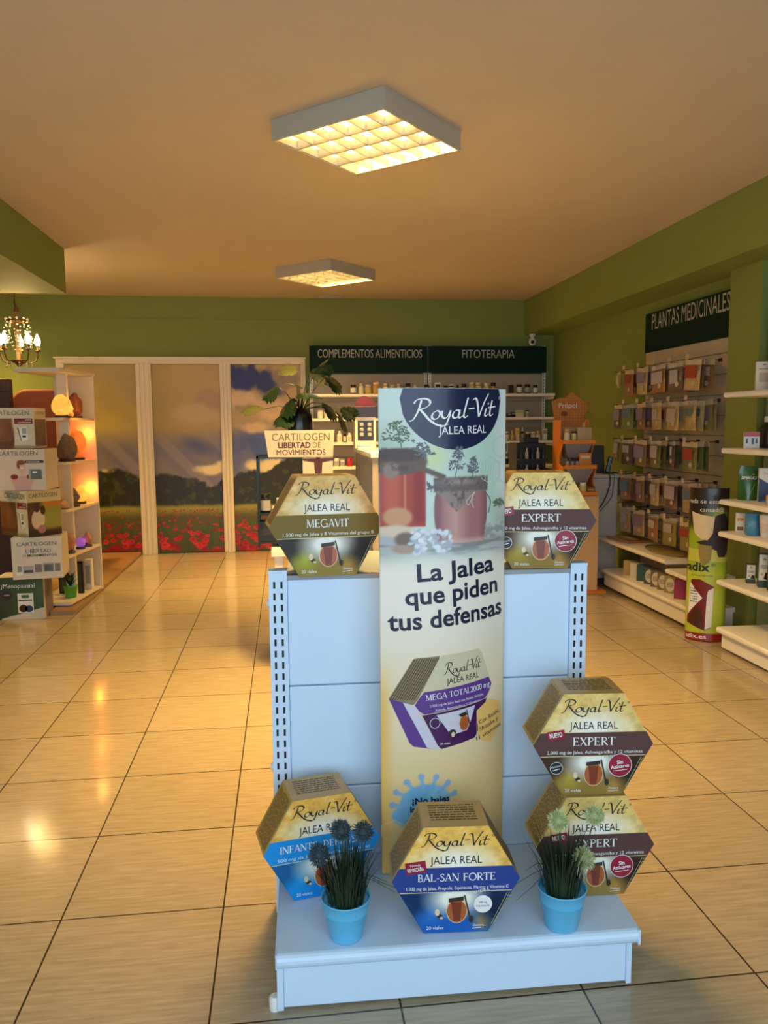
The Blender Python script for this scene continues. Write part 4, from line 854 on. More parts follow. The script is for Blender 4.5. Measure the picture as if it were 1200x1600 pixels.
# monstera in a dark vase on the rack
M_LEAF = mat('monstera_leaf', (.012, .035, .012), .22, var=.35, scale=20, coat=.3); M_LEAFP = mat('monstera_pale', (.11, .12, .035), .35, var=.3, scale=25)
t = thing('potted_monstera', 'small monstera with split leaves in a dark vase on the wire rack', 'potted plant', (.09, 4.74, 1.2205))
MB().box(-.12, .12, -.085, .085, 0, .004).build('tray', M_WIRE, t)
MB().lathe([(.055, .004), (.066, .03), (.078, .12), (.074, .22), (.060, .275), (.056, .275), (.06, .2)], 24).build('vase', mat('black_ceramic', (.010, .010, .011), .18, var=0), t)
def split_leaf(c, L, az, el, roll, m, name, base):
    mb = MB(); out = []
    # half outlines with deep notches
    def half(s):
        pts = [(0, 0)]
        for i in range(6):
            q = i / 6; w = .52 * math.sin((q * .86 + .12) * PI) ** .8
            pts += [(s * w * .28, q + .02), (s * w, q + .02), (s * w * 1.04, q + .10), (s * w * .30, q + .125)]
        pts += [(0, 1.05)]; return pts
    d = Vector((math.cos(az) * math.cos(el), math.sin(az) * math.cos(el), math.sin(el))); sd = d.cross(Vector((0, 0, 1)))
    if sd.length < .1: sd = Vector((1, 0, 0))
    sd.normalize(); n = sd.cross(d); sd, n = sd * math.cos(roll) + n * math.sin(roll), n * math.cos(roll) - sd * math.sin(roll); c = Vector(c)
    for s in (-1, 1):
        h = half(s); 
        for i in range(6):
            q = i / 6; w = .52 * math.sin((q * .86 + .12) * PI) ** .8; w *= 1.15; a = [(0, q), (s * w * .35, q + .0), (s * w * .96, q + .0), (s * w * 1.05, q + .16), (s * w * .35, q + .17), (0, q + .17)]
            vs = [c + L * (d * (y + abs(x) * .25 - .0) + sd * x + n * (-.45 * x * x - .25 * y * y)) for x, y in a]; mb.add(vs, [tuple(range(6))[::s]], 0)
    b = Vector(base); mid = (b + c) / 2 + Vector((0, 0, .02)); mb.tube([b, mid, c, c + d * L * .9 + n * (-.2 * L)], [.004, .003, .0025, .001], 5, 0)
    o = mb.build(name, m, t); sm = o.modifiers.new('thick', 'SOLIDIFY'); sm.thickness = .0012
for (x, z, L, az, el, roll, pale) in ((-.215, .265, .11, 2.9, .25, .5, 1), (-.12, .40, .11, 3.4, -.6, .4, 0), (-.02, .47, .10, 2.6, .6, .7, 1), (.06, .47, .13, .5, .1, .9, 0), (.10, .50, .10, 1.2, .5, .8, 0), (.15, .45, .12, -.3, -.4, .6, 0),
                                  (.13, .30, .12, -.2, -.55, .5, 0), (.21, .25, .13, -.5, -.7, .6, 0), (.24, .27, .10, .3, -.3, .7, 0), (-.03, .33, .12, 3.6, -.8, .2, 0), (.03, .36, .13, -1.3, .0, .0, 0), (.0, .40, .10, -2.0, .3, .3, 0), (-.06, .25, .11, -2.2, -.6, .2, 0)):
    split_leaf((x, -.02 - .03 * abs(math.sin(az * 3)), z), L, az, el, roll, M_LEAFP if pale else M_LEAF, 'leaf', (x * .15, 0, .27))

# black floor rack of small bottles, right of the banner
t = thing('black_display_rack', 'glossy black floor rack of bottles behind the right-hand carton', 'display rack', (2.035, 6.42, 0))
MB().box(-.125, .125, 0, .22, 0, 1.23).build('rack_body', P_BLK, t, bevel=.004)
MB().box(-.06, .07, .02, .14, 1.23, 1.275).build('topper', mat('dark_plum'), t, bevel=.004)
for z in (.95, 1.09):
    MB().box(-.12, .12, -.07, 0, z, z + .012).build('ledge', P_BLK, t)
    for k in range(5):
        tag(MB().lathe([(.016, 0), (.016, .05), (.007, .065), (.007, .09)], 10).build('sample_bottle', [P_BLK, P_GRY][k % 2], loc=(1.94 + k * .047, 6.385, z + .0122)), f'{("black", "grey")[k % 2]} sample bottle, {ORD[k]} from the left on the {"upper" if z > 1 else "lower"} ledge of the black rack', 'bottle', 'bottles on the black rack')

# ------------------------------------------------------------------ orange honeycomb floor display, desk
def comb_mat(name, c1, c2, sc):
    m = bpy.data.materials.new(name); m.use_nodes = True; nt = m.node_tree; b = nt.nodes['Principled BSDF']
    v = nt.nodes.new('ShaderNodeTexVoronoi'); v.inputs['Scale'].default_value = sc; v.feature = 'DISTANCE_TO_EDGE'; v.inputs['Randomness'].default_value = .25
    tc = nt.nodes.new('ShaderNodeTexCoord'); r = nt.nodes.new('ShaderNodeValToRGB'); r.color_ramp.elements[0].color = (*c1, 1); r.color_ramp.elements[1].color = (*c2, 1); r.color_ramp.elements[1].position = .09
    nt.links.new(tc.outputs['Object'], v.inputs['Vector']); nt.links.new(v.outputs['Distance'], r.inputs[0]); nt.links.new(r.outputs[0], b.inputs['Base Color']); b.inputs['Roughness'].default_value = .45; return m
M_COMB = comb_mat('honeycomb_card', (.62, .28, .06), (.46, .15, .02), 42); M_ORG = mat('orange_card', (.78, .25, .02), .45, var=.04); M_PEACH = comb_mat('peach_card', (.72, .44, .20), (.74, .48, .24), 30); M_GREYC = mat('grey_card', (.24, .22, .22), .5)
t = thing('floor_display', 'orange honeycomb cardboard floor display with stepped trays by the white desk', 'floor display', (2.235, 6.16, 0))
MB().box(0, .30, .02, .27, .02, .80).build('base_box', M_PEACH, t, bevel=.002)
MB().box(-.0, .36, -.02, .28, 0, .02).build('foot_board', M_ORG, t)
MB().prism([(.27, .80), (.27, 1.42), (.10, 1.42), (.10, 1.27), (.03, 1.25), (.12, 1.10), (.12, 1.06), (-.0, 1.04), (.08, .93), (.0, .80)], 0, -.012, -.002).build('side_panel', M_ORG, t)
MB().prism([(.27, .80), (.27, 1.42), (.20, 1.42), (.20, 1.27), (.06, 1.25), (.14, 1.10), (.12, 1.06), (-.0, 1.04), (.08, .93), (.0, .80)], 0, .262, .270).build('side_panel', M_ORG, t)
MB().box(-.002, .262, .255, .27, .80, 1.40).build('back_board', M_PEACH, t)
MB().prism([(-.035, 1.575), (-.02, 1.48), (.0, 1.36), (.23, 1.36), (.24, 1.46), (.285, 1.52), (.245, 1.57), (.13, 1.645), (.08, 1.60), (.03, 1.60)], 1, .235, .250).build('header_card', M_COMB, t)
p = Print(planefn((.10, .2345, 1.52), (1, 0, 0), (0, 0, 1), (0, -1, 0))); p.text('Própol', .0, -.0, .038, M_PAPER, 2, width=.155); p.disc(-.03, -.05, .03, mat('brown_patch', (.18, .05, .01), .5), 1, ry=.02); p.build('lettering', t)
for k, (z, y0) in enumerate(((1.245, .04), (1.045, .0), (.83, -.03))):
    MB().box(-.002, .262, y0, .255, z - .012, z).box(-.004, .264, y0 - .006, y0, z - .02, z + .012).build('tray', M_ORG, t)
    if k < 2: MB().add([(.015, y0 + .01, z - .02), (.245, y0 + .01, z - .02), (.205, y0 + .05, z - .135), (.055, y0 + .05, z - .135), (.015, .2, z - .02), (.245, .2, z - .02), (.205, .2, z - .135), (.055, .2, z - .135)], [(0, 3, 2, 1), (4, 5, 6, 7), (0, 1, 5, 4), (2, 3, 7, 6), (1, 2, 6, 5), (0, 4, 7, 3)]).build('tray_front', M_GREYC, t)
small_carton('carton', 'honey coloured speckled carton on the top orange tray', 'carton', (2.425, 6.24, 1.2455), 0, .12, .06, .11, comb_mat('speckle_card', (.62, .50, .30), (.50, .36, .2), 60), (), 'goods on the orange floor display')
t = thing('jar', 'golden jar at the left of the top orange tray', 'jar', (2.28, 6.25, 1.2455), 0, 'goods on the orange floor display'); bottle_mesh(t, .024, .10, P_AMB, P_YEL, P_CRM, 'jar')
t = thing('jar', 'dark capped jar in the middle of the top orange tray', 'jar', (2.335, 6.24, 1.2455), 0, 'goods on the orange floor display'); bottle_mesh(t, .022, .08, P_CRM, P_BLK, P_YEL, 'jar')
small_carton('carton', 'orange carton at the right of the middle orange tray', 'carton', (2.42, 6.20, 1.0455), 0, .10, .06, .105, P_ORG, [(-.4, .4, .6, .8, P_CRM)], 'goods on the orange floor display')
for k, x in enumerate((2.275, 2.315, 2.355)):
    t = thing('bottle', f'small black bottle, {ORD[k]} from the left on the middle orange tray', 'bottle', (x, 6.21, 1.0455), 0, 'goods on the orange floor display'); bottle_mesh(t, .015, .07, P_BLK, P_BLK, P_GRY, 'bottle')
t = thing('jar', 'cream jar with white lid on the lowest orange tray', 'jar', (2.39, 6.165, .8305), 0, 'goods on the orange floor display'); bottle_mesh(t, .028, .085, P_CRM, P_WHT, P_YEL, 'jar')
small_carton('carton', 'flat brown carton beside the cream jar on the lowest tray', 'carton', (2.46, 6.17, .8305), 0, .07, .06, .05, mat('brown_card', (.22, .09, .03), .5), [(-.4, .4, .3, .6, P_AMB)], 'goods on the orange floor display')

M_DESK = mat('desk_white', (.56, .54, .50), .4, var=.02)
t = thing('checkout_desk', 'white checkout desk behind the orange floor display', 'desk', (0, 0, 0))
MB().box(2.53, 2.822, 6.47, 7.0, .06, .925).build('cabinet', M_DESK, t, bevel=.012)
MB().box(2.522, 2.834, 6.46, 7.01, .925, .955).build('desk_top', M_DESK, t, bevel=.008)
MB().box(2.55, 2.80, 6.50, 6.98, 0, .06).build('kick_plate', mat('dark_kick', (.05, .04, .04), .6), t)
MB().box(2.55, 2.80, 6.466, 6.47, .06, .30).build('lower_panel', M_DESK, t, bevel=.002)
t = thing('laptop', 'open black laptop on the white desk, its screen tilted back', 'laptop', (2.63, 6.70, .9555), -.15)
MB().box(-.10, .15, -.02, .2, 0, .016).build('keyboard_base', P_BLK, t, bevel=.003)
MB().box(-.10, .15, 0, .009, 0, .23, M=Matrix.Translation((0, -.02, .014)) @ Matrix.Rotation(-.16, 4, 'X')).build('screen', mat('dark_screen', (.03, .035, .03), .25, var=0), t, bevel=.003)
t = thing('card_terminal', 'slim black payment terminal standing on a stand at the desk edge', 'terminal', (2.765, 6.58, .9555), -.3)
MB().box(-.05, .05, -.04, .04, 0, .012).build('stand', P_BLK, t, bevel=.004)
MB().box(-.020, .020, -.012, .012, 0, .14, M=Matrix.Translation((0, 0, .01)) @ Matrix.Rotation(.22, 4, 'Y')).build('handset', P_BLK, t, bevel=.008)
def cable(pts, r, lab):
    pth = []
    P_ = [np.array(p) for p in pts]
    q = [2 * P_[0] - P_[1]] + P_ + [2 * P_[-1] - P_[-2]]
    for i in range(1, len(q) - 2):
        for s in np.linspace(0, 1, 7, endpoint=False):
            a, b, c, d = q[i - 1], q[i], q[i + 1], q[i + 2]; pth.append(.5 * (2 * b + (c - a) * s + (2 * a - 5 * b + 4 * c - d) * s * s + (3 * b - a - 3 * c + d) * s ** 3))
    pth.append(P_[-1]); tag(MB().tube(pth, r, 6).build('cable', P_BLK), lab, 'cable', 'cables hanging off the desk')
cable([(2.73, 6.54, .962), (2.735, 6.45, .95), (2.73, 6.44, .85), (2.68, 6.44, .72), (2.60, 6.44, .62)], .0045, 'thicker black cable hanging in a curve down the desk front')
cable([(2.75, 6.54, .961), (2.775, 6.45, .95), (2.765, 6.44, .86), (2.75, 6.44, .76), (2.65, 6.44, .64)], .0025, 'thin black cable hanging beside the thicker one on the desk')
cable([(2.78, 6.54, .961), (2.838, 6.53, .962), (2.852, 6.50, .90), (2.855, 6.50, .78)], .0045, 'black cable looping over the right corner of the desk')

# ------------------------------------------------------------------ herb wall on the right
M_SLAT = mat('slat_panel', (.60, .50, .38), .45, var=.05)
PX, PY0, PY1 = 3.045, 5.06, 6.455
t = thing('herb_wall_unit', 'cream slatted wall unit with hooks and two low shelves under PLANTAS MEDICINALES', 'shelving', (0, 0, 0))
bp = MB(); z = .16
while z < 2.29:
    bp.box(PX - .012, PX + .012, PY0, PY1, z, min(z + .138, 2.295)); z += .1425
bp.build('slat_panel', M_SLAT, t)
MB().box(2.66, PX, 4.87, 6.34, .03, .145).build('plinth', M_SHELF, t, bevel=.004)
MB().prism([(2.645 - .013 * math.sin(a), .150 - .016 * math.cos(a)) for a in np.linspace(0, PI, 8)] + [(PX, .166), (PX, .134)], 1, 4.85, 6.36).build('bottom_shelf', M_SHELF, t)
MB().prism([(2.645 - .013 * math.sin(a), .415 - .016 * math.cos(a)) for a in np.linspace(0, PI, 8)] + [(PX - .02, .431), (PX - .02, .399)], 1, 5.22, 6.50).build('shelf', M_SHELF, t)
MB().prism([(2.63 - .013 * math.sin(a), .362 - .016 * math.cos(a)) for a in np.linspace(0, PI, 8)] + [(2.94, .378), (2.94, .346)], 1, 4.84, 5.18).build('shelf', M_SHELF, t)
header_sign('dark green sign board reading PLANTAS MEDICINALES', 'PLANTAS MEDICINALES', (PX - .013, 6.455, 1.972), (0, -1, 0), (-1, 0, 0), 1.385, .318, .012, 1.16, .125, .70, 'header signs')
# hooks and bags
M_HOOK = mat('hook_steel', (.10, .07, .05), .35, metal=.8, var=0); M_CLEAR = mat('clear_film', (.95, .92, .85), .08, alpha=.28, var=0, coat=.5)
HERB = {}
for nm, c in dict(olive=(.28, .24, .08), brown=(.27, .16, .07), tan=(.46, .34, .17), rust=(.34, .15, .06), plum=(.13, .08, .08), green=(.17, .20, .07), straw=(.50, .40, .18)).items(): HERB[nm] = mat('herb_' + nm, c, .35, var=.55, scale=70, coat=.6)
LAB = {'blue': mat('bag_label_blue', (.12, .20, .28), .4, var=.4, scale=90), 'pale': mat('bag_label_pale', (.44, .42, .46), .35, var=.35, scale=90), 'red': mat('bag_label_red', (.36, .05, .03), .4, var=.2), 'lilac': mat('bag_label_lilac', (.26, .22, .36), .4, var=.3, scale=90), 'cream': mat('bag_label_cream', (.62, .52, .36), .4, var=.15, scale=60)}
_bag = {}; rr2 = random.Random(77)
def herb_bag(loc, colour, lab, label, w=.135, h=.20, th=.03):
    """pillow bag hanging in the plane normal to x, header at the top"""
    t = thing('herb_bag', label, 'bag', loc, 0, 'herb bags on the hooks')
    k = (w, h, th)
    if k not in _bag:
        nu, nv = 8, 9; vs = []; fs = []
        for s in (-1, 1):
            for j in range(nv):
                for i in range(nu):
                    u, v = i / (nu - 1), j / (nv - 1); b = (math.sin(u * PI) ** .5) * (math.sin(min(1, v * 1.12) * PI * .94 + .12) ** .6 if v < .88 else 0) if 0 < u < 1 else 0
                    b = max(0, b.real if isinstance(b, complex) else b); vs.append((s * (th / 2 * b + .0005), -w / 2 + w * u, -h + h * .86 * v))
        for s in (0, 1):
            o = s * nu * nv
            for j in range(nv - 1):
                for i in range(nu - 1):
                    q = (o + j * nu + i, o + j * nu + i + 1, o + (j + 1) * nu + i + 1, o + (j + 1) * nu + i); fs.append(q if s else q[::-1])
        _bag[k] = (vs, fs)
    vs, fs = _bag[k]
    t.rotation_euler = (rr2.uniform(-.07, .07), 0, rr2.uniform(-.12, .12)); lw, lt, lo = rr2.uniform(.26, .42), rr2.uniform(.16, .26), rr2.uniform(.5, .72)
    MB().add(vs, fs, 0, True).build('pouch', HERB[colour], t)
    MB().box(-.0015, .0015, -w / 2, w / 2, -h * .15, .006).build('header_strip', M_CLEAR if lab in ('pale', 'blue') else LAB['cream'], t)
    lb = MB().add([(-th / 2 - .001, -w * lw, -h * lo), (-th / 2 - .001, w * lw, -h * lo), (-th / 2 - .001, w * lw, -h * lt), (-th / 2 - .001, -w * lw, -h * lt)], [(0, 3, 2, 1)])
    lb.add([(-th / 2 - .0015, -w * .22 + .022 * math.cos(a) - .0, -h * .76 + .018 * math.sin(a)) for a in np.linspace(2 * PI, 0, 10, endpoint=False)], [tuple(range(10))], 1)
    lb.build('bag_label', [LAB[lab], LAB['cream']], t)
rowz = (1.825, 1.545, 1.255, .965, .69)
rowname = ('top', 'second', 'third', 'fourth', 'lowest')
rr = random.Random(21)
hooky = [6.33, 6.07, 5.81, 5.55, 5.29]
hk = 0
for r, z in enumerate(rowz):
    for c, y in enumerate(hooky):
        hkb = MB().tube([(3.03, y, z), (2.80, y, z), (2.785, y, z + .012)], .003, 5).box(3.026, 3.033, y - .02, y + .02, z - .012, z + .012).box(2.783, 2.786, y - .02, y + .02, z + .005, z + .035, 1)
        tag(hkb.build('wall_hook', [M_HOOK, LAB['cream']]), f'steel display hook, {ORD[c]} from the far end in the {rowname[r]} row of the herb wall', 'hook', 'hooks of the herb wall')
        if (r, c) in ((2, 3), (4, 1)): nb = 1
        elif (r, c) in ((4, 0),): nb = 2
        else: nb = rr.choice([3, 4, 4])
        col = rr.choice(list(HERB)); lab = ['pale', 'lilac', 'pale', 'pale', 'red', 'blue', 'lilac', 'pale', 'pale', 'blue'][(r * 5 + c) % 10] if r else ['red', 'lilac', 'pale', 'pale', 'red'][c]
        for b in range(nb):
            x = 2.83 + b * .048 + rr.uniform(-.004, .004); big = rr.uniform(.92, 1.05); lab_b = lab if b == 0 or rr.random() < .6 else rr.choice(list(LAB))
            w = .185 if not (r == 2 and c == 3) else .06
            cc = col if rr.random() < .7 else rr.choice(list(HERB)); herb_bag((x, y + rr.uniform(-.01, .01), z - .004), cc, lab_b, f'{cc} herb bag, {ORD[b]} from the aisle, {ORD[c]} hook from far end, {rowname[r]} row', w, .205 * (1 if r != 2 or c != 3 else .9), .034)
for r, z, lab in ((0, 1.825, 'small white tag bag hanging left of the herb wall, top row'), (1, 1.545, 'dark herb bag on the wall hook left of the panel, second row'), (2, 1.255, 'dark herb bag on the wall hook left of the panel, third row'), (3, .965, 'straw herb bag on the wall hook left of the panel, fourth row'), (4, .70, 'thin cream packet on the wall hook left of the panel, lowest row')):
    y = 6.62
    tag(MB().tube([(3.055, y, z), (2.84, y, z), (2.83, y, z + .01)], .003, 5).build('wall_hook', M_HOOK), f'steel hook on the bare green wall left of the panel, {rowname[r]} row', 'hook', 'hooks of the herb wall')
    herb_bag((2.87, y, z - .004), ['tan', 'plum', 'brown', 'straw', 'tan'][r], ['cream', 'lilac', 'pale', 'pale', 'cream'][r], lab, (.07, .13, .12, .14, .06)[r], (.13, .20, .19, .20, .22)[r], .03)
# flat trays and cartons on the low shelves
for lab, x, y, m, rz in (('flat brown patterned packet lying at the far end of the low herb shelf', 2.80, 6.17, HERB['rust'], .1), ('round flat patterned tray lying in the middle of the low herb shelf', 2.82, 5.55, HERB['olive'], 0)):
    t = thing('flat_packet' if rz else 'flat_tray', lab, 'packet' if rz else 'tray', (x, y, .4315), rz)
    if rz: MB().box(-.12, .12, -.17, .17, 0, .018).build('packet_body', m, t, bevel=.006); MB().box(-.03, .03, -.1, .1, .018, .019).build('packet_label', LAB['cream'], t)
    else: MB().lathe([(.14, 0), (.15, .008), (.135, .016), (.0, .014)], 30, sx=.85, sy=1.75).build('tray_body', m, t); MB().lathe([(.15, .008), (.153, .014), (.15, .017)], 30, sx=.85, sy=1.75, cap=False).build('rim', HERB['brown'], t)
M_OVAL = mat('oval_white', (.66, .62, .56), .4, var=.03)
def oval_box(x, y, col, lab, w=.09, h=.125, oval=True, rz=-.95):
    t = thing('carton', lab, 'carton', (x, y, .1665), rz, 'cartons on the bottom herb shelf'); MB().box(-w / 2, w / 2, 0, .06, 0, h).build('box_body', col, t, bevel=.0015)
    if oval: p = Print(planefn((0, -.0006, 0), (1, 0, 0), (0, 0, 1), (0, -1, 0))); p.disc(0, h * .5, w * .38, M_OVAL, 1, ry=h * .40); p.lines(-w * .28, w * .28, h * .35, h * .65, 5, M_FINE, 2, seed=4); p.build('front_print', t)
oval_box(2.735, 6.02, HERB['straw'], 'straw coloured carton at the far left end of the bottom herb shelf', .10, .12, False)
oval_box(2.735, 5.90, P_CRM, 'cream patterned carton, second along the bottom herb shelf', .10, .12, False)
oval_box(2.735, 5.78, mat('teal_card', (.03, .10, .13), .4), 'dark teal carton with cream stripe, third along the bottom herb shelf', .10, .125, False)
oval_box(2.735, 5.66, mat('slate_blue_card', (.07, .09, .10), .4), 'slate carton with white oval, fourth along the bottom herb shelf')
oval_box(2.735, 5.55, mat('mauve_card', (.16, .12, .11), .4), 'mauve carton with white oval, fifth along the bottom herb shelf')
oval_box(2.735, 5.44, mat('khaki_card', (.22, .18, .07), .4), 'khaki carton with white oval, sixth along the bottom herb shelf')
oval_box(2.735, 5.33, mat('lime_card', (.32, .30, .12), .4), 'pale lime carton with white oval, seventh along the bottom herb shelf')
oval_box(2.715, 5.14, mat('magenta_card', (.34, .03, .12), .4), 'magenta carton near the green banner on the bottom herb shelf', .085, .135, False, -.55)
oval_box(2.835, 5.10, mat('lilac_card', (.40, .36, .38), .4), 'pale lilac carton beside the magenta one on the bottom herb shelf', .085, .10, True, -.3)

# ------------------------------------------------------------------ curved green banner by the pillar
FC, FU, FV = np.array([2.655, 4.700]), np.array([.87, -.49]), np.array([-.49, -.87])
FL = .26
def FF(u, v, off):
    """u along the front arc 0..FL"""
    a = PI * (1 - np.asarray(u) / FL); q = FC + np.outer((.118 + off) * np.cos(a), FU) + np.outer((.062 + off) * np.sin(a), FV)
    return np.column_stack([q, np.broadcast_to(v, np.shape(u))])
fl = thing('curved_floor_banner', 'lime green and black curved floor banner with boxed remedy before the pillar', 'banner', (0, 0, 0))
def flora_paint(a):
    u, v = a.U / FL, a.V; a.c[:] = (150, 178, 40); a.blend((186, 202, 60), sstep(.55, .42, v)); a.blend((130, 162, 40), sstep(.75, 1, u) * .6)
    a.blend((40, 26, 22), sstep(.70, .78, v)); a.blend((206, 206, 90), ((v > .52) & (v < .60)) * .8)
    a.blend((150, 170, 40), np.clip(1.3 - np.hypot((u - .66) / .28, (v - .80) / .07), 0, 1)); a.blend((84, 110, 30), np.clip(1 - np.hypot((u - .52) / .1, (v - .80) / .06), 0, 1))
    a.blend((58, 40, 28), sstep(.14, .06, u) * sstep(.5, .56, v)); a.blend((96, 40, 30), sstep(.10, .04, u) * sstep(.2, .6, v))
    a.blend((150, 26, 26), sstep(.060, .054, v))
o = art_grid(FF, (0, FL), (.004, .985), 60, 200, flora_paint, 'printed_sheet', print_mat('floor_banner_print', .3, coat=.4), fl); sm = o.modifiers.new('thick', 'SOLIDIFY'); sm.thickness = .003; sm.offset = -1
p = Print(FF); q = lambda u, v: (u * FL, v)
M_DRED = mat('remedy_red', S(120, 22, 22), .4, var=0); M_PBR = mat('remedy_brown', S(74, 40, 22), .4, var=.2, scale=80)
M_SHIRT, M_JACK, M_HAND = mat('print_shirt', S(222, 204, 166), .5, var=.12, scale=40), mat('print_jacket', S(44, 30, 34), .5, var=.1), mat('print_trousers', S(150, 130, 66), .5, var=.25, scale=30)
p.convex([q(.30, .64), q(.58, .60), q(.90, .56), q(.97, .66), q(.93, .77), q(.78, .83), q(.60, .81), q(.48, .66)], M_JACK, 1, 16); p.convex([q(.34, .63), q(.58, .62), q(.55, .52), q(.44, .49), q(.38, .52)], M_HAND, 1, 10); p.convex([q(.64, .60), q(.86, .58), q(.84, .55), q(.68, .55)], M_JACK, 1, 10)
p.convex([q(.19, .835), q(.40, .815), q(.60, .805), q(.59, .71), q(.50, .655), q(.40, .66), q(.26, .70)], M_SHIRT, 2, 16)
p.text('nada de estar', .42 * FL, .888, .026, M_PAPER, 3, width=.60 * FL, rot=-.02); p.text('cansad@', .56 * FL, .836, .026, M_PAPER, 3, width=.40 * FL)
p.text('radix', .30 * FL, .458, .052, M_INK, 3, bold=.03, width=.50 * FL); p.text('®', .60 * FL, .49, .018, M_INK, 3); p.text('hierro y vitaminas', .42 * FL, .425, .010, M_INK, 3, width=.36 * FL)
p.convex([q(.14, .12), q(.50, .075), q(.62, .10), q(.63, .36), q(.40, .405), q(.22, .40)], M_DRED, 2, 16); p.convex([q(.50, .08), q(.615, .103), q(.625, .355), q(.52, .33)], M_PAPER, 3, 8)
p.convex([q(.20, .39), q(.45, .285), q(.17, .17)], M_PAPER, 3, 12); p.convex([q(.16, .125), q(.47, .085), q(.46, .20), q(.36, .235), q(.24, .17)], M_PBR, 3, 12); p.lines(.215 * FL, .36 * FL, .25, .35, 6, M_INK, 4, .35, seed=9)
p.text('radix', .29 * FL, .325, .012, M_INK, 4, width=.14 * FL); p.text('adix.es', .33 * FL, .022, .026, M_PAPER, 3, bold=.02, width=.40 * FL, rot=0); p.build('lettering', fl)

# ------------------------------------------------------------------ near right shelving
M_TEAL = mat('teal_back_panel', (.16, .22, .17), .5, var=.04); M_NSH = mat('near_shelf_cream', (.92, .90, .88), .4, var=.02)
t = thing('side_shelving', 'cream shelving bay with teal back panel along the right edge', 'shelving', (0, 0, 0))
MB().box(2.985, 3.0, 2.4, 4.66, .1, 2.3).build('back_panel', M_TEAL, t)
MB().box(2.955, 2.985, 4.44, 4.475, .0, 2.3).box(2.955, 2.985, 3.30, 3.335, 0, 2.3).build('upright', M_NSH, t)
for z in (1.570, 1.240, .930, .735, .437):
    MB().prism([(2.615 - .014 * math.sin(a), z - .016 - .016 * math.cos(a)) for a in np.linspace(0, PI, 9)] + [(2.985, z), (2.985, z - .032)], 1, 2.45, 4.49).build('shelf', M_NSH, t)
MB().box(2.645, 2.985, 2.45, 4.48, .015, .108).build('plinth', M_NSH, t, bevel=.003)
MB().prism([(2.625 - .014 * math.sin(a), .124 - .018 * math.cos(a)) for a in np.linspace(0, PI, 9)] + [(2.985, .142), (2.985, .106)], 1, 2.45, 4.49).build('bottom_shelf', M_NSH, t)
GRP = 'goods on the right-hand shelves'
M_BOT = mat('botanical_print', (.52, .36, .22), .4, var=.3, scale=120)
small_carton('carton', 'left of two cream cartons with brown plant print on the top right shelf', 'carton', (2.72, 4.28, 1.5705), -.45, .085, .05, .165, mat('cream_carton', (.74, .62, .48), .4, var=.02), [(-.3, .3, .3, .62, M_BOT), (-.1, .1, .88, .91, M_INK), (-.32, .32, .74, .76, M_FINE)], GRP)
small_carton('carton', 'right of two cream cartons with brown plant print, cut by the picture edge', 'carton', (2.735, 4.16, 1.5705), -.45, .085, .05, .168, MATS['cream_carton'], [(-.3, .3, .3, .62, M_BOT), (-.32, .32, .74, .76, M_FINE)], GRP)
small_carton('carton', 'small white carton with red top band before the black syrup bottle', 'carton', (2.70, 4.34, 1.2405), -.45, .085, .04, .095, P_WHT, [(-.5, .5, .72, 1, P_RED), (-.36, -.24, .3, .6, P_BLK), (.0, .14, .25, .62, P_BLK), (.24, .36, .3, .6, P_BLK)], GRP)
t = thing('bottle', 'black syrup bottle with white cap behind the red and white carton', 'bottle', (2.84, 4.39, 1.2405), 0, GRP); bottle_mesh(t, .052, .185, P_BLK, P_WHT, P_BLK, 'bottle')
t = thing('bottle', 'smaller black bottle with white cap and white text at the right', 'bottle', (2.76, 4.19, 1.2405), 0, GRP); bottle_mesh(t, .036, .13, P_BLK, P_WHT, P_NAV, 'bottle')
small_carton('carton', 'navy carton beside the black bottles at the picture edge', 'carton', (2.79, 4.08, 1.2405), -.4, .06, .05, .15, P_NAV, (), GRP)
# green stand-up pouch
t = thing('pouch', 'glossy green stand-up pouch lettered SPIRULI at the shelf end', 'pouch', (2.745, 4.42, .9305), -.35, GRP)
nu, nv = 10, 12; vs = []; fs = []
for s in (-1, 1):
    for j in range(nv):
        for i in range(nu):
            u, v = i / (nu - 1), j / (nv - 1); w = .125 * (1 - .10 * v ** 3 - (.5 * max(0, v - .85) / .15 * .35)); b = .035 * math.sin(u * PI) * (1 - v ** 1.5); vs.append(((u - .5) * w, s * (b + .0005), .205 * v - .004 * math.sin(u * PI) * 0))
for s in (0, 1):
    for j in range(nv - 1):
        for i in range(nu - 1):
            k = s * nu * nv + j * nu + i; q_ = (k, k + 1, k + nu + 1, k + nu); fs.append(q_ if s == 0 else q_[::-1])
MB().add(vs, fs, 0, True).build('pouch_body', mat('green_film', (.035, .13, .025), .25, var=.25, scale=18, coat=.5), t)
p = Print(lambda u, v, off: np.column_stack([u, -.035 * np.sin((np.asarray(u) / .12 + .5) * PI) * (1 - (np.asarray(v) / .205) ** 1.5) - .0015 - off, v])); p.text('SPIRULI', -.004, .125, .016, M_PAPER, 2, bold=.03, shear=.2, width=.085); p.text('bio', .02, .15, .007, M_PAPER, 2); p.line([(-.01, .02), (.01, .06), (.03, .10)], .003, mat('pale_green_line', (.3, .5, .2), .4), 2, 4); p.build('lettering', t)
t = thing('carton', 'white, navy and orange carton with a figure beside the green pouch', 'carton', (2.80, 4.28, .9305), -.45, GRP)
MB().box(-.07, .07, 0, .055, 0, .195).build('box_body', P_WHT, t, bevel=.0015)
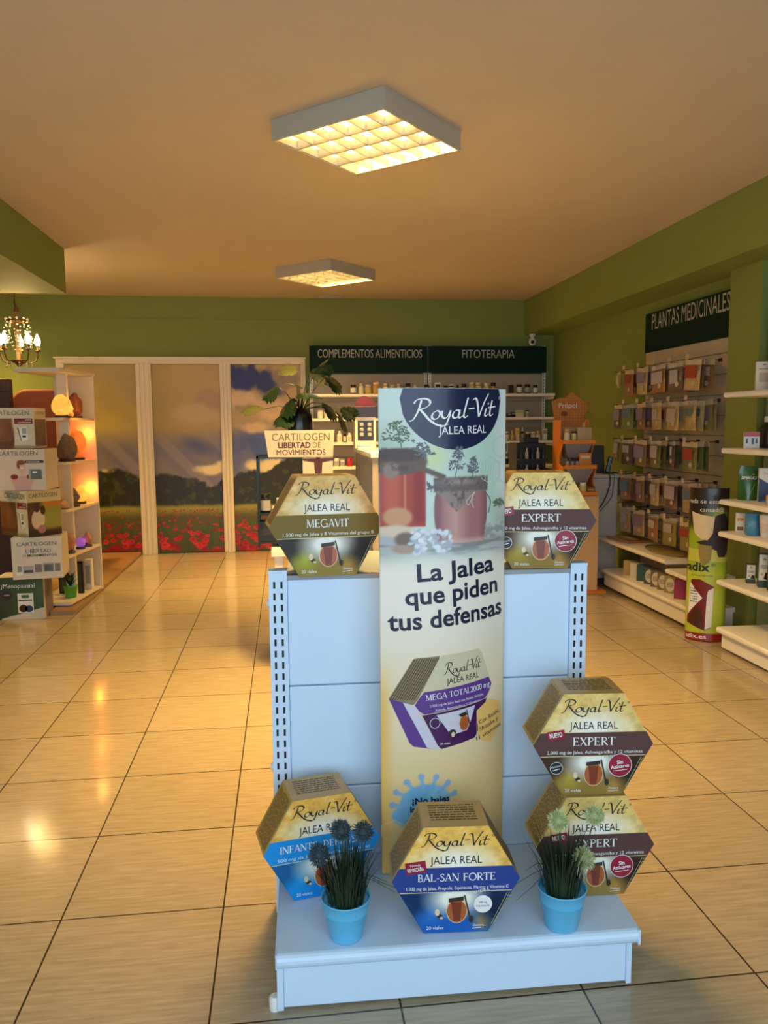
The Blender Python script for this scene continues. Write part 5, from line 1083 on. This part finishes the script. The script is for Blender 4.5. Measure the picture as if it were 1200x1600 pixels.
p = Print(planefn((0, -.0006, 0), (1, 0, 0), (0, 0, 1), (0, -1, 0))); p.poly([(-.07, 0), (.07, 0), (.07, .05), (-.07, .14)], P_NAV, 1); p.poly([(-.012, .02), (.016, .02), (.018, .10), (.0, .13), (-.012, .10)], P_ORG, 2); p.text('Energía', -.02, .16, .012, P_ORG, 2, shear=.2); p.poly([(-.07, 0), (.07, .0), (.07, .045), (.03, .03)], P_BLU, 2); p.build('front_print', t)
small_carton('carton', 'orange and yellow wedge shaped carton end before the navy one', 'carton', (2.70, 4.08, .9305), -.5, .10, .05, .055, P_ORG, [(-.5, .0, 0, .6, P_AMB)], GRP)
small_carton('carton', 'slim white carton left of the blue tub', 'carton', (2.70, 4.42, .7355), -.45, .05, .05, .115, P_WHT, [(-.35, .35, .1, .3, mat('brown_card', (.22, .09, .03), .5)), (-.35, .35, .6, .75, P_ORG)], GRP)
t = thing('tub', 'bright blue tub with lid on the right-hand shelf', 'tub', (2.705, 4.30, .7355), 0, GRP)
MB().lathe([(.038, 0), (.040, .003), (.040, .112), (.038, .115)], 20).build('body', P_BLU, t); MB().lathe([(.042, .114), (.043, .116), (.043, .128), (.040, .131)], 20).build('lid', P_BLU, t)
p = Print(lambda u, v, off: np.column_stack([(.0402 + off) * np.sin(u / .04 - .6), -(.0402 + off) * np.cos(u / .04 - .6), v])); p.lines(-.02, .02, .05, .085, 4, mat('pale_blue_line', (.4, .6, .75), .4), 1, .35, seed=2); p.build('label_band', t)
t = thing('tub', 'white tapered tub with grey print right of the blue tub', 'tub', (2.72, 4.185, .7355), 0, GRP)
MB().lathe([(.030, 0), (.032, .003), (.041, .118), (.041, .13), (.038, .132)], 20).build('body', P_WHT, t); MB().lathe([(.0345, .03), (.0388, .085)], 20, cap=False).build('label_band', mat('pale_print', (.66, .58, .55), .4, var=.2, scale=90), t)
small_carton('carton', 'orange carton with white panel at the picture edge, fourth shelf', 'carton', (2.715, 4.07, .7355), -.4, .06, .05, .105, P_ORG, [(-.3, .5, .1, .6, P_WHT)], GRP)
M_DKG = mat('dark_green_card', (.02, .05, .03), .4)
def tea(x, y, w, h, lab):
    t = thing('carton', lab, 'carton', (x, y, .4375), -.45, GRP); MB().box(-w / 2, w / 2, 0, .045, 0, h).build('box_body', M_DKG, t, bevel=.0015)
    p = Print(planefn((0, -.0006, 0), (1, 0, 0), (0, 0, 1), (0, -1, 0))); p.rect(-w * .46, w * .46, h * .22, h * .97, P_WHT, 1); p.disc(0, h * .84, w * .14, P_GRY, 2); p.lines(-w * .34, w * .34, h * .56, h * .68, 3, M_INK, 2, seed=8); p.poly([(-w * .05, h * .26), (w * .42, h * .22), (w * .40, h * .42), (w * .12, h * .46)], P_DK, 2); p.disc(-w * .2, h * .4, w * .12, P_AMB, 2); p.build('front_print', t)
tea(2.735, 4.345, .05, .115, 'small dark green and white carton at the left on the fifth shelf'); tea(2.735, 4.215, .062, .20, 'first tall white fronted carton on the fifth right-hand shelf'); tea(2.735, 4.12, .062, .205, 'second tall white fronted carton on the fifth shelf, at the picture edge')

# ------------------------------------------------------------------ left: lamp shelf, carton tower, chair back
M_LSH = mat('lamp_shelf_cream', (.72, .62, .48), .45, var=.03); M_DSTRIP = mat('dark_wood_and_gap_shade', (.05, .025, .012), .6)
LA = math.atan2(-.09, .68); LX, LY = -1.645, 6.18
def LW(x, y): return (LX + x * math.cos(LA) - y * math.sin(LA), LY + x * math.sin(LA) + y * math.cos(LA))
t = thing('lamp_shelf', 'narrow cream open shelf unit holding salt lamps on the wooden platform', 'shelf unit', (LX, LY, .03), LA)
MB().box(-.32, .005, .668, .686, 0, 1.77).build('end_panel', M_LSH, t, bevel=.002)
MB().box(-.115, -.035, .22, .25, 0, 1.77).build('front_post', M_LSH, t, bevel=.002)
MB().box(-.085, -.06, .25, .262, .05, 1.70).build('gap_shade_strip', M_DSTRIP, t)  # dark strip stands in for the shadowed gap behind the post
MB().box(-.33, .012, .0, .70, 1.77, 1.80).build('top_board', M_LSH, t, bevel=.003)
LZ = (1.433, 1.098, .740, .388, .03)
for z in LZ: MB().box(-.32, .0, .02, .668, z - .02, z).build('shelf', M_LSH, t, bevel=.002)
MB().box(-.32, -.02, .04, .668, 0, .012).build('plinth', M_LSH, t)
def rock(name, label, x, y, z, r, h, m, base=True, seed=1, group='stone lamps on the cream shelf', pw=None, cat='salt lamp'):
    wx, wy = LW(x, y); t = thing(name, label, cat, (wx, wy, .03 + z + .0005), 0, group)
    b0 = 0
    if base: MB().lathe([(r * .72, 0), (r * .75, .004), (r * .72, .016), (0, .016)], 16).build('wooden_base', M_DSTRIP, t); b0 = .016
    bm = bmesh.new(); bmesh.ops.create_icosphere(bm, subdivisions=3, radius=1); rr = random.Random(seed); ks = [Vector((rr.uniform(-1, 1), rr.uniform(-1, 1), rr.uniform(-1, 1))).normalized() for _ in range(26)]; ds = [rr.uniform(.66, .92) for _ in ks]
    for v in bm.verts:
        n = v.co.normalized(); s = 1
        for k, d in zip(ks, ds):
            c = n.dot(k)
            if c > .05: s = min(s, d / c)
        q = n * s; zz = (q.z + .78) / 1.68; zz = max(0, zz); tp = 1 - .30 * zz ** 2.2; v.co = Vector((q.x * r * tp, q.y * r * tp, b0 + zz * (h - b0)))
    me = bpy.data.meshes.new('stone'); bm.to_mesh(me); bm.free(); me.materials.append(m); o = bpy.data.objects.new('stone', me); C.objects.link(o); o.parent = t
    if pw:
        l = light(name + '_glow', 'POINT', (pw[1], pw[2], h * pw[3] if len(pw) > 3 else h * .5), pw[0], pw[4] if len(pw) > 4 else (1, .28, .03)); l.data.shadow_soft_size = .03; l.parent = t
    return t
def glow_mat(name, c, e, p):
    m = mat(name, c, .5, emit=e, power=p, var=0); nt = m.node_tree; b = nt.nodes['Principled BSDF']; tc = nt.nodes.new('ShaderNodeTexCoord'); n = nt.nodes.new('ShaderNodeTexNoise'); n.inputs['Scale'].default_value = 14; n.inputs['Detail'].default_value = 3
    r = nt.nodes.new('ShaderNodeValToRGB'); r.color_ramp.elements[0].position = .3; r.color_ramp.elements[1].position = .7; r.color_ramp.elements[0].color = (*[k * .45 for k in e], 1); r.color_ramp.elements[1].color = (*e, 1)
    nt.links.new(tc.outputs['Object'], n.inputs['Vector']); nt.links.new(n.outputs['Fac'], r.inputs[0]); nt.links.new(r.outputs[0], b.inputs['Emission Color']); return m
M_LIT = glow_mat('lit_salt', (.9, .5, .15), (1, .42, .04), 1.25); M_LIT2 = glow_mat('lit_salt_red', (.8, .3, .1), (1, .16, .015), .7); M_LITP = glow_mat('lit_violet', (.4, .2, .6), (.30, .06, .62), .6)
M_RK1 = mat('rust_rock', (.20, .06, .03), .6, var=.5, scale=40); M_RK2 = mat('grey_brown_rock', (.16, .10, .06), .7, var=.5, scale=40); M_RK3 = mat('pink_salt_rock', (.50, .22, .12), .6, var=.3, scale=30); M_RK4 = mat('pale_salt_rock', (.62, .36, .20), .6, var=.3, scale=30)
rock('salt_lamp', 'glowing yellow salt lamp at the front of the top shelf', -.035, .13, LZ[0], .085, .18, M_LIT, True, 3, pw=(1.3, .13, .12, .5, (1, .45, .08)))
rock('salt_rock', 'small pink salt rock beside the glowing yellow lamp', -.03, .26, LZ[0], .035, .06, M_RK4, False, 4)
rock('salt_lamp', 'unlit dark rust rock lamp behind the glowing yellow one', -.06, .42, LZ[0], .075, .20, M_RK1, True, 5)
rock('salt_lamp', 'unlit pointed grey-brown rock lamp on the second shelf', -.06, .22, LZ[1], .085, .22, M_RK2, True, 6)
rock('salt_lamp', 'large red lit salt lamp at the back of the second shelf', -.10, .52, LZ[1], .085, .26, M_LIT2, True, 7, pw=(1.5, .05, .085, .8, (1, .20, .02)))
rock('salt_lamp', 'square cut brown stone lamp on the third shelf', -.07, .30, LZ[2], .085, .15, M_RK2, True, 8)
rock('salt_lamp', 'orange lit salt lamp behind the square stone on the third shelf', -.09, .53, LZ[2], .06, .15, M_LIT, True, 9, pw=(1.2, .05, .085, .8, (1, .26, .02)))
rock('salt_rock', 'low pale salt rock at the front of the third shelf', -.06, .10, LZ[2], .065, .07, M_RK4, False, 10)
rock('salt_lamp', 'tall pale pink salt lamp at the front of the fourth shelf', -.06, .17, LZ[3], .065, .17, M_RK3, True, 11)
rock('salt_lamp', 'small lamp glowing violet on the fourth shelf', -.05, .38, LZ[3], .050, .09, M_LITP, True, 12, pw=(.10, .0, .06, .6, (.45, .1, 1)))
rock('salt_rock', 'pinkish rock at the back right of the fourth shelf', -.04, .50, LZ[3], .05, .13, M_RK3, True, 13)
wx, wy = LW(-.13, .35); t = thing('picture_frame', 'dark framed picture leaning at the bottom of the lamp shelf', 'picture', (wx, wy, .0605), LA)
MB().box(-.10, .10, 0, .018, 0, .26).build('frame', P_BLK, t, bevel=.003); MB().box(-.085, .085, -.002, 0, .02, .24).build('print', mat('dim_green_print', (.06, .07, .05), .4, var=.6, scale=20), t)
wx, wy = LW(.0 - .04, .50); t = thing('small_carton', 'thin pale carton standing at the right of the bottom shelf', 'carton', (wx, wy, .0605), LA)
MB().box(-.04, .02, 0, .05, 0, .25).build('box_body', P_CRM, t, bevel=.002); MB().box(-.03, .01, -.001, 0, .05, .2).build('front_print', P_GRY, t)
wx, wy = LW(-.075, .20); t = thing('potted_plant', 'little plant in a bright green pot on the bottom shelf', 'potted plant', (wx, wy, .0605))
MB().lathe([(.038, 0), (.040, .003), (.052, .085), (.054, .087), (.054, .10), (.050, .10), (.046, .08), (0, .08)], 22).build('pot', mat('leaf_green_pot', (.06, .30, .03), .35, var=.02), t)
mb = MB(); rr = random.Random(2)
for k in range(26):
    a = rr.uniform(0, 2 * PI); h = rr.uniform(.06, .15); d = Vector((math.cos(a), math.sin(a), 0)); s = Vector((-d.y, d.x, 0)) * .008; p0 = Vector((0, 0, .08)); p1 = p0 + d * .03 + Vector((0, 0, h * .7)); p2 = p0 + d * .06 + Vector((0, 0, h)); mb.add([p0, p1 - s, p2, p1 + s], [(0, 1, 2, 3)])
mb.build('leaves', M_LEAF, t)

# tower of five printed cartons
M_CW = mat('carton_white', (.62, .56, .46), .45, var=.02); M_CINK = mat('carton_ink', (.07, .075, .03), .5, var=0); M_CRED = mat('carton_label_red', (.20, .012, .012), .4, var=0); M_CDK = mat('carton_label_dark', (.03, .035, .03), .4, var=0); M_CPR = print_mat('tower_print', .4)
def tower_box(label, loc, rz, w, d, h, front, side=None, frame_col=None):
    t = thing('display_carton', label, 'carton', loc, rz, 'tower of printed display cartons')
    MB().box(-w, 0, 0, d, 0, h).build('carton_body', frame_col or M_CW, t, bevel=.002)
    F = planefn((-w, -.0006, 0), (w, 0, 0), (0, 0, h), (0, -1, 0)); front(F, t)
    if side: side(planefn((.0006, 0, 0), (0, d, 0), (0, 0, h), (1, 0, 0)), t)
    return t
def head_print(txt, u, wd, red=True, prod='book'):
    def f(F, t):
        p = Print(F); p.text(txt, u, .82, .11, M_CINK, 2, width=wd)
        if red: p.rect(.63, .98, .60, .74, M_CRED, 1); p.text('NUEVO', .9, .68, .035, M_PAPER, 2, width=.12); p.text('COMPRIMIDOS', .82, .62, .035, M_PAPER, 2, width=.24)
        if prod == 'book': p.poly([(.70, .52), (.86, .53), (.88, .22), (.76, .16)], P_WHT, 2); p.poly([(.70, .52), (.76, .16), (.74, .20), (.68, .50)], M_DKG, 3); p.rect(.765, .855, .36, .50, P_GRY, 3); p.rect(.77, .84, .27, .32, M_CDK, 3)
        p.build('lettering', t)
    return f
def arm_paint(a):
    u, v = a.U, a.V; a.c[:] = (204, 196, 178); a.blend((120, 74, 46), sstep(.62, .56, u) * sstep(.76, .72, v)); a.blend((88, 50, 32), sstep(.1, .0, np.abs(u - .5 - .12 * np.sin(v * 5))) * sstep(.7, .2, v) * (u < .62)); a.blend((150, 96, 60), np.clip(1 - np.hypot((u - .3) / .15, (v - .45) / .25), 0, 1) * .7)
    a.blend((70, 44, 26), (v < .16) * sstep(.62, .4, u) * .6); a.blend((104, 84, 50), sstep(.06, .0, v - .04 - .0 * u) * .5)
def woman_paint(a):
    u, v = a.U, a.V; a.c[:] = (206, 190, 178); a.blend((196, 160, 158), sstep(1.1, .9, np.hypot((u - .53) / .17, (v - .08) / .28))); a.blend((214, 170, 140), sstep(1.1, .9, np.hypot((u - .53) / .075, (v - .58) / .105))); a.blend((120, 76, 36), sstep(1.1, .9, np.hypot((u - .52) / .085, (v - .68) / .06))); a.blend((120, 76, 36), sstep(1.1, .9, np.hypot((u - .46) / .03, (v - .61) / .09)))
    a.blend((210, 170, 144), sstep(1.1, .9, np.hypot((u - .53) / .04, (v - .46) / .07)))
    for cx in (.37, .69): a.blend((206, 160, 132), sstep(1.1, .9, np.hypot((u - cx) / .06, (v - .26) / .14))); a.blend((126, 20, 34), sstep(1.1, .9, np.hypot((u - cx) / .075, (v - .33) / .06)))
    a.blend((236, 236, 236), sstep(1.1, .9, np.hypot((u - .53) / .035, (v - .54) / .012)))
def people_paint(a):
    u, v = a.U, a.V; a.c[:] = (206, 190, 140); lo = v < .74; a.blend((150, 146, 60), lo * 1.); a.blend((90, 60, 40), lo * sstep(.5, .3, u)); a.blend((210, 190, 160), sstep(1.1, .9, np.hypot((u - .3) / .2, (v - .36) / .22)))
    for cx, cz in ((.27, .62), (.45, .56)): a.blend((70, 44, 30), sstep(1.1, .9, np.hypot((u - cx) / .075, (v - cz) / .10)))
    a.blend((60, 44, 44), sstep(.2, .08, v)); a.blend((176, 120, 120), sstep(1.1, .9, np.hypot((u - .4) / .12, (v - .15) / .09))); a.blend((206, 120, 40), (v > .64) * (v < .74) * (u > .5))
M_MAU = mat('mauve_side', (.22, .15, .14), .5, var=.1)
def paint_front(pf, nu=70, nv=70): return lambda F, t: art_grid(F, (0, 1), (0, 1), nu, nv, pf, 'front_print', M_CPR, t)
def both(*fs): return lambda F, t: [f(F, t) for f in fs]
F2 = lambda F: (lambda u, v, off: F(u, v, off + .0003))
def over(f): return lambda F, t: f(F2(F), t)
tower_box('topmost white carton of the left tower with red label and bare arm print', (-1.755, 5.90, 1.2455), -.06, .36, .24, .285, both(paint_front(arm_paint), over(head_print('CARTILOGEN', .55, .74))), over(lambda F, t: Print(F).text('CARTILOGEN', .5, .84, .07, M_CINK, 2, width=.7).rect(.05, .95, .05, .72, mat('dim_photo', (.16, .11, .08), .5, var=.6, scale=14), 1).build('side_print', t)))
def woman_head(F, t):
    p = Print(F); p.text('CARTILOGEN', .46, .85, .10, M_CINK, 2, width=.80); p.rect(.60, .97, .66, .73, M_CDK, 1); p.text('MANZANA', .76, .675, .035, M_PAPER, 2, width=.26); p.rect(.66, .92, .26, .52, P_GRY, 2); p.rect(.70, .92, .27, .50, mat('dim_teal', (.10, .14, .12), .4, var=.3, scale=30), 3); p.rect(.74, .82, .42, .46, M_PAPER, 4); p.build('lettering', t)
tower_box('second white carton down the left tower, printed with a woman holding red dumbbells', (-1.675, 5.84, .953), -.03, .34, .28, .288, both(paint_front(woman_paint), over(woman_head)))
tower_box('third carton down the left tower, turned to show a corner and a couple outdoors', (-1.80, 5.80, .622), -.72, .34, .26, .328, both(paint_front(arm_paint), over(head_print('CARTILOGEN', .55, .74))), both(paint_front(people_paint), over(lambda F, t: Print(F).text('CARTILOGEN', .48, .84, .09, M_CINK, 2, width=.85).build('side_lettering', t))))
def lib_print(F, t):
    p = Print(F); p.text('CARTILOGEN', .5, .80, .085, M_CINK, 2, width=.78); p.text('LIBERTAD', .53, .63, .085, M_INK, 2, width=.50); p.text('DE', .25, .54, .05, M_CINK, 2, width=.07); p.text('MOVIMIENTOS', .60, .54, .055, M_INK, 2, bold=.02, width=.58)
    for u0, u1, v0, v1, m in ((.08, .20, .10, .34, P_WHT), (.095, .185, .18, .33, P_GRY), (.21, .42, .14, .32, P_GRY), (.23, .40, .16, .22, M_CDK), (.44, .58, .16, .35, mat('dim_mauve', (.2, .14, .13), .4)), (.60, .82, .16, .38, P_GRY), (.63, .80, .18, .34, M_DKG), (.84, .95, .17, .36, MATS['dim_mauve'])): p.rect(u0, u1, v0, v1, m, 2)
    p.build('lettering', t)
tower_box('fourth carton down the left tower, plain white with a row of little product pictures', (-1.598, 5.86, .318), .12, .335, .30, .30, lib_print)
def meno_paint(a):
    u, v = a.U, a.V; a.c[:] = (52, 72, 36); a.blend((40, 50, 28), sstep(.5, 0, u)); a.blend((64, 96, 48), np.clip(1 - np.hypot((u - .9) / .5, (v - .7) / .5), 0, 1)); a.blend((206, 196, 176), sstep(.01, -.01, v - .28 * u - .0) * (u > .1)); a.blend((52, 24, 30), sstep(1.05, .95, np.hypot((u - .23) / .11, (v - .58) / .11)))
def meno_print(F, t):
    p = Print(F); p.text('¿Menopausia?', .47, .75, .10, M_PAPER, 2, width=.72); p.rect(.45, .78, .16, .62, P_WHT, 2); p.rect(.53, .69, .50, .58, P_GRN, 3); p.rect(.47, .75, .44, .47, M_CDK, 3); p.disc(.56, .26, .09, P_DK, 3, ry=.09); p.disc(.68, .25, .09, P_NAV, 3, ry=.08); p.text('NUEVO', .23, .57, .03, M_PAPER, 2, width=.12); p.build('lettering', t)
tower_box('lowest carton of the left tower, dark green and lettered Menopausia', (-1.768, 5.95, .001), 0, .33, .22, .312, both(paint_front(meno_paint), over(meno_print)), over(lambda F, t: Print(F).rect(.18, 1, 0, 1, M_MAU, 1).build('side_print', t)), M_CW)
# chair back and dark wooden frame behind the tower
t = thing('upholstered_armchair', 'brick red armchair with tall rounded back behind the carton tower', 'armchair', (-2.20, 7.75, .0305))
M_BRICK = mat('brick_red_fabric', (.22, .05, .02), .7, var=.15, scale=60)
prof = [(-.30, .35)] + [(-.30 + .16 * (1 - math.cos(a)), 1.58 + .13 * math.sin(a)) for a in np.linspace(0, PI / 2, 8)] + [(.14 + .16 * math.sin(a), 1.58 + .13 * math.cos(a)) for a in np.linspace(0, PI / 2, 8)] + [(.30, .35)]
MB().prism(prof, 1, 0, .12).build('backrest', M_BRICK, t, bevel=.02)
MB().box(-.30, .30, .12, .60, .30, .48).build('seat', M_BRICK, t, bevel=.03)
for x in (-.27, .21):
    for y in (.03, .52): MB().box(x, x + .06, y, y + .06, 0, .36).build('leg', M_DSTRIP, t)
t = thing('wooden_stand', 'dark brown wooden stand with one raised post at the far left', 'stand', (-2.50, 7.30, .0305))
M_DWD = mat('dark_brown_wood', (.04, .016, .012), .5, var=.2)
MB().box(-.16, .14, 0, .10, 0, 1.67).build('panel', M_DWD, t, bevel=.004); MB().box(.06, .14, 0, .10, 1.67, 1.78).build('post', M_DWD, t, bevel=.006); MB().box(.02, .06, .01, .09, 1.67, 1.735).build('post', M_DWD, t, bevel=.006); MB().box(-.16, -.10, 0, .1, 1.67, 1.71).build('post', M_DWD, t, bevel=.006)
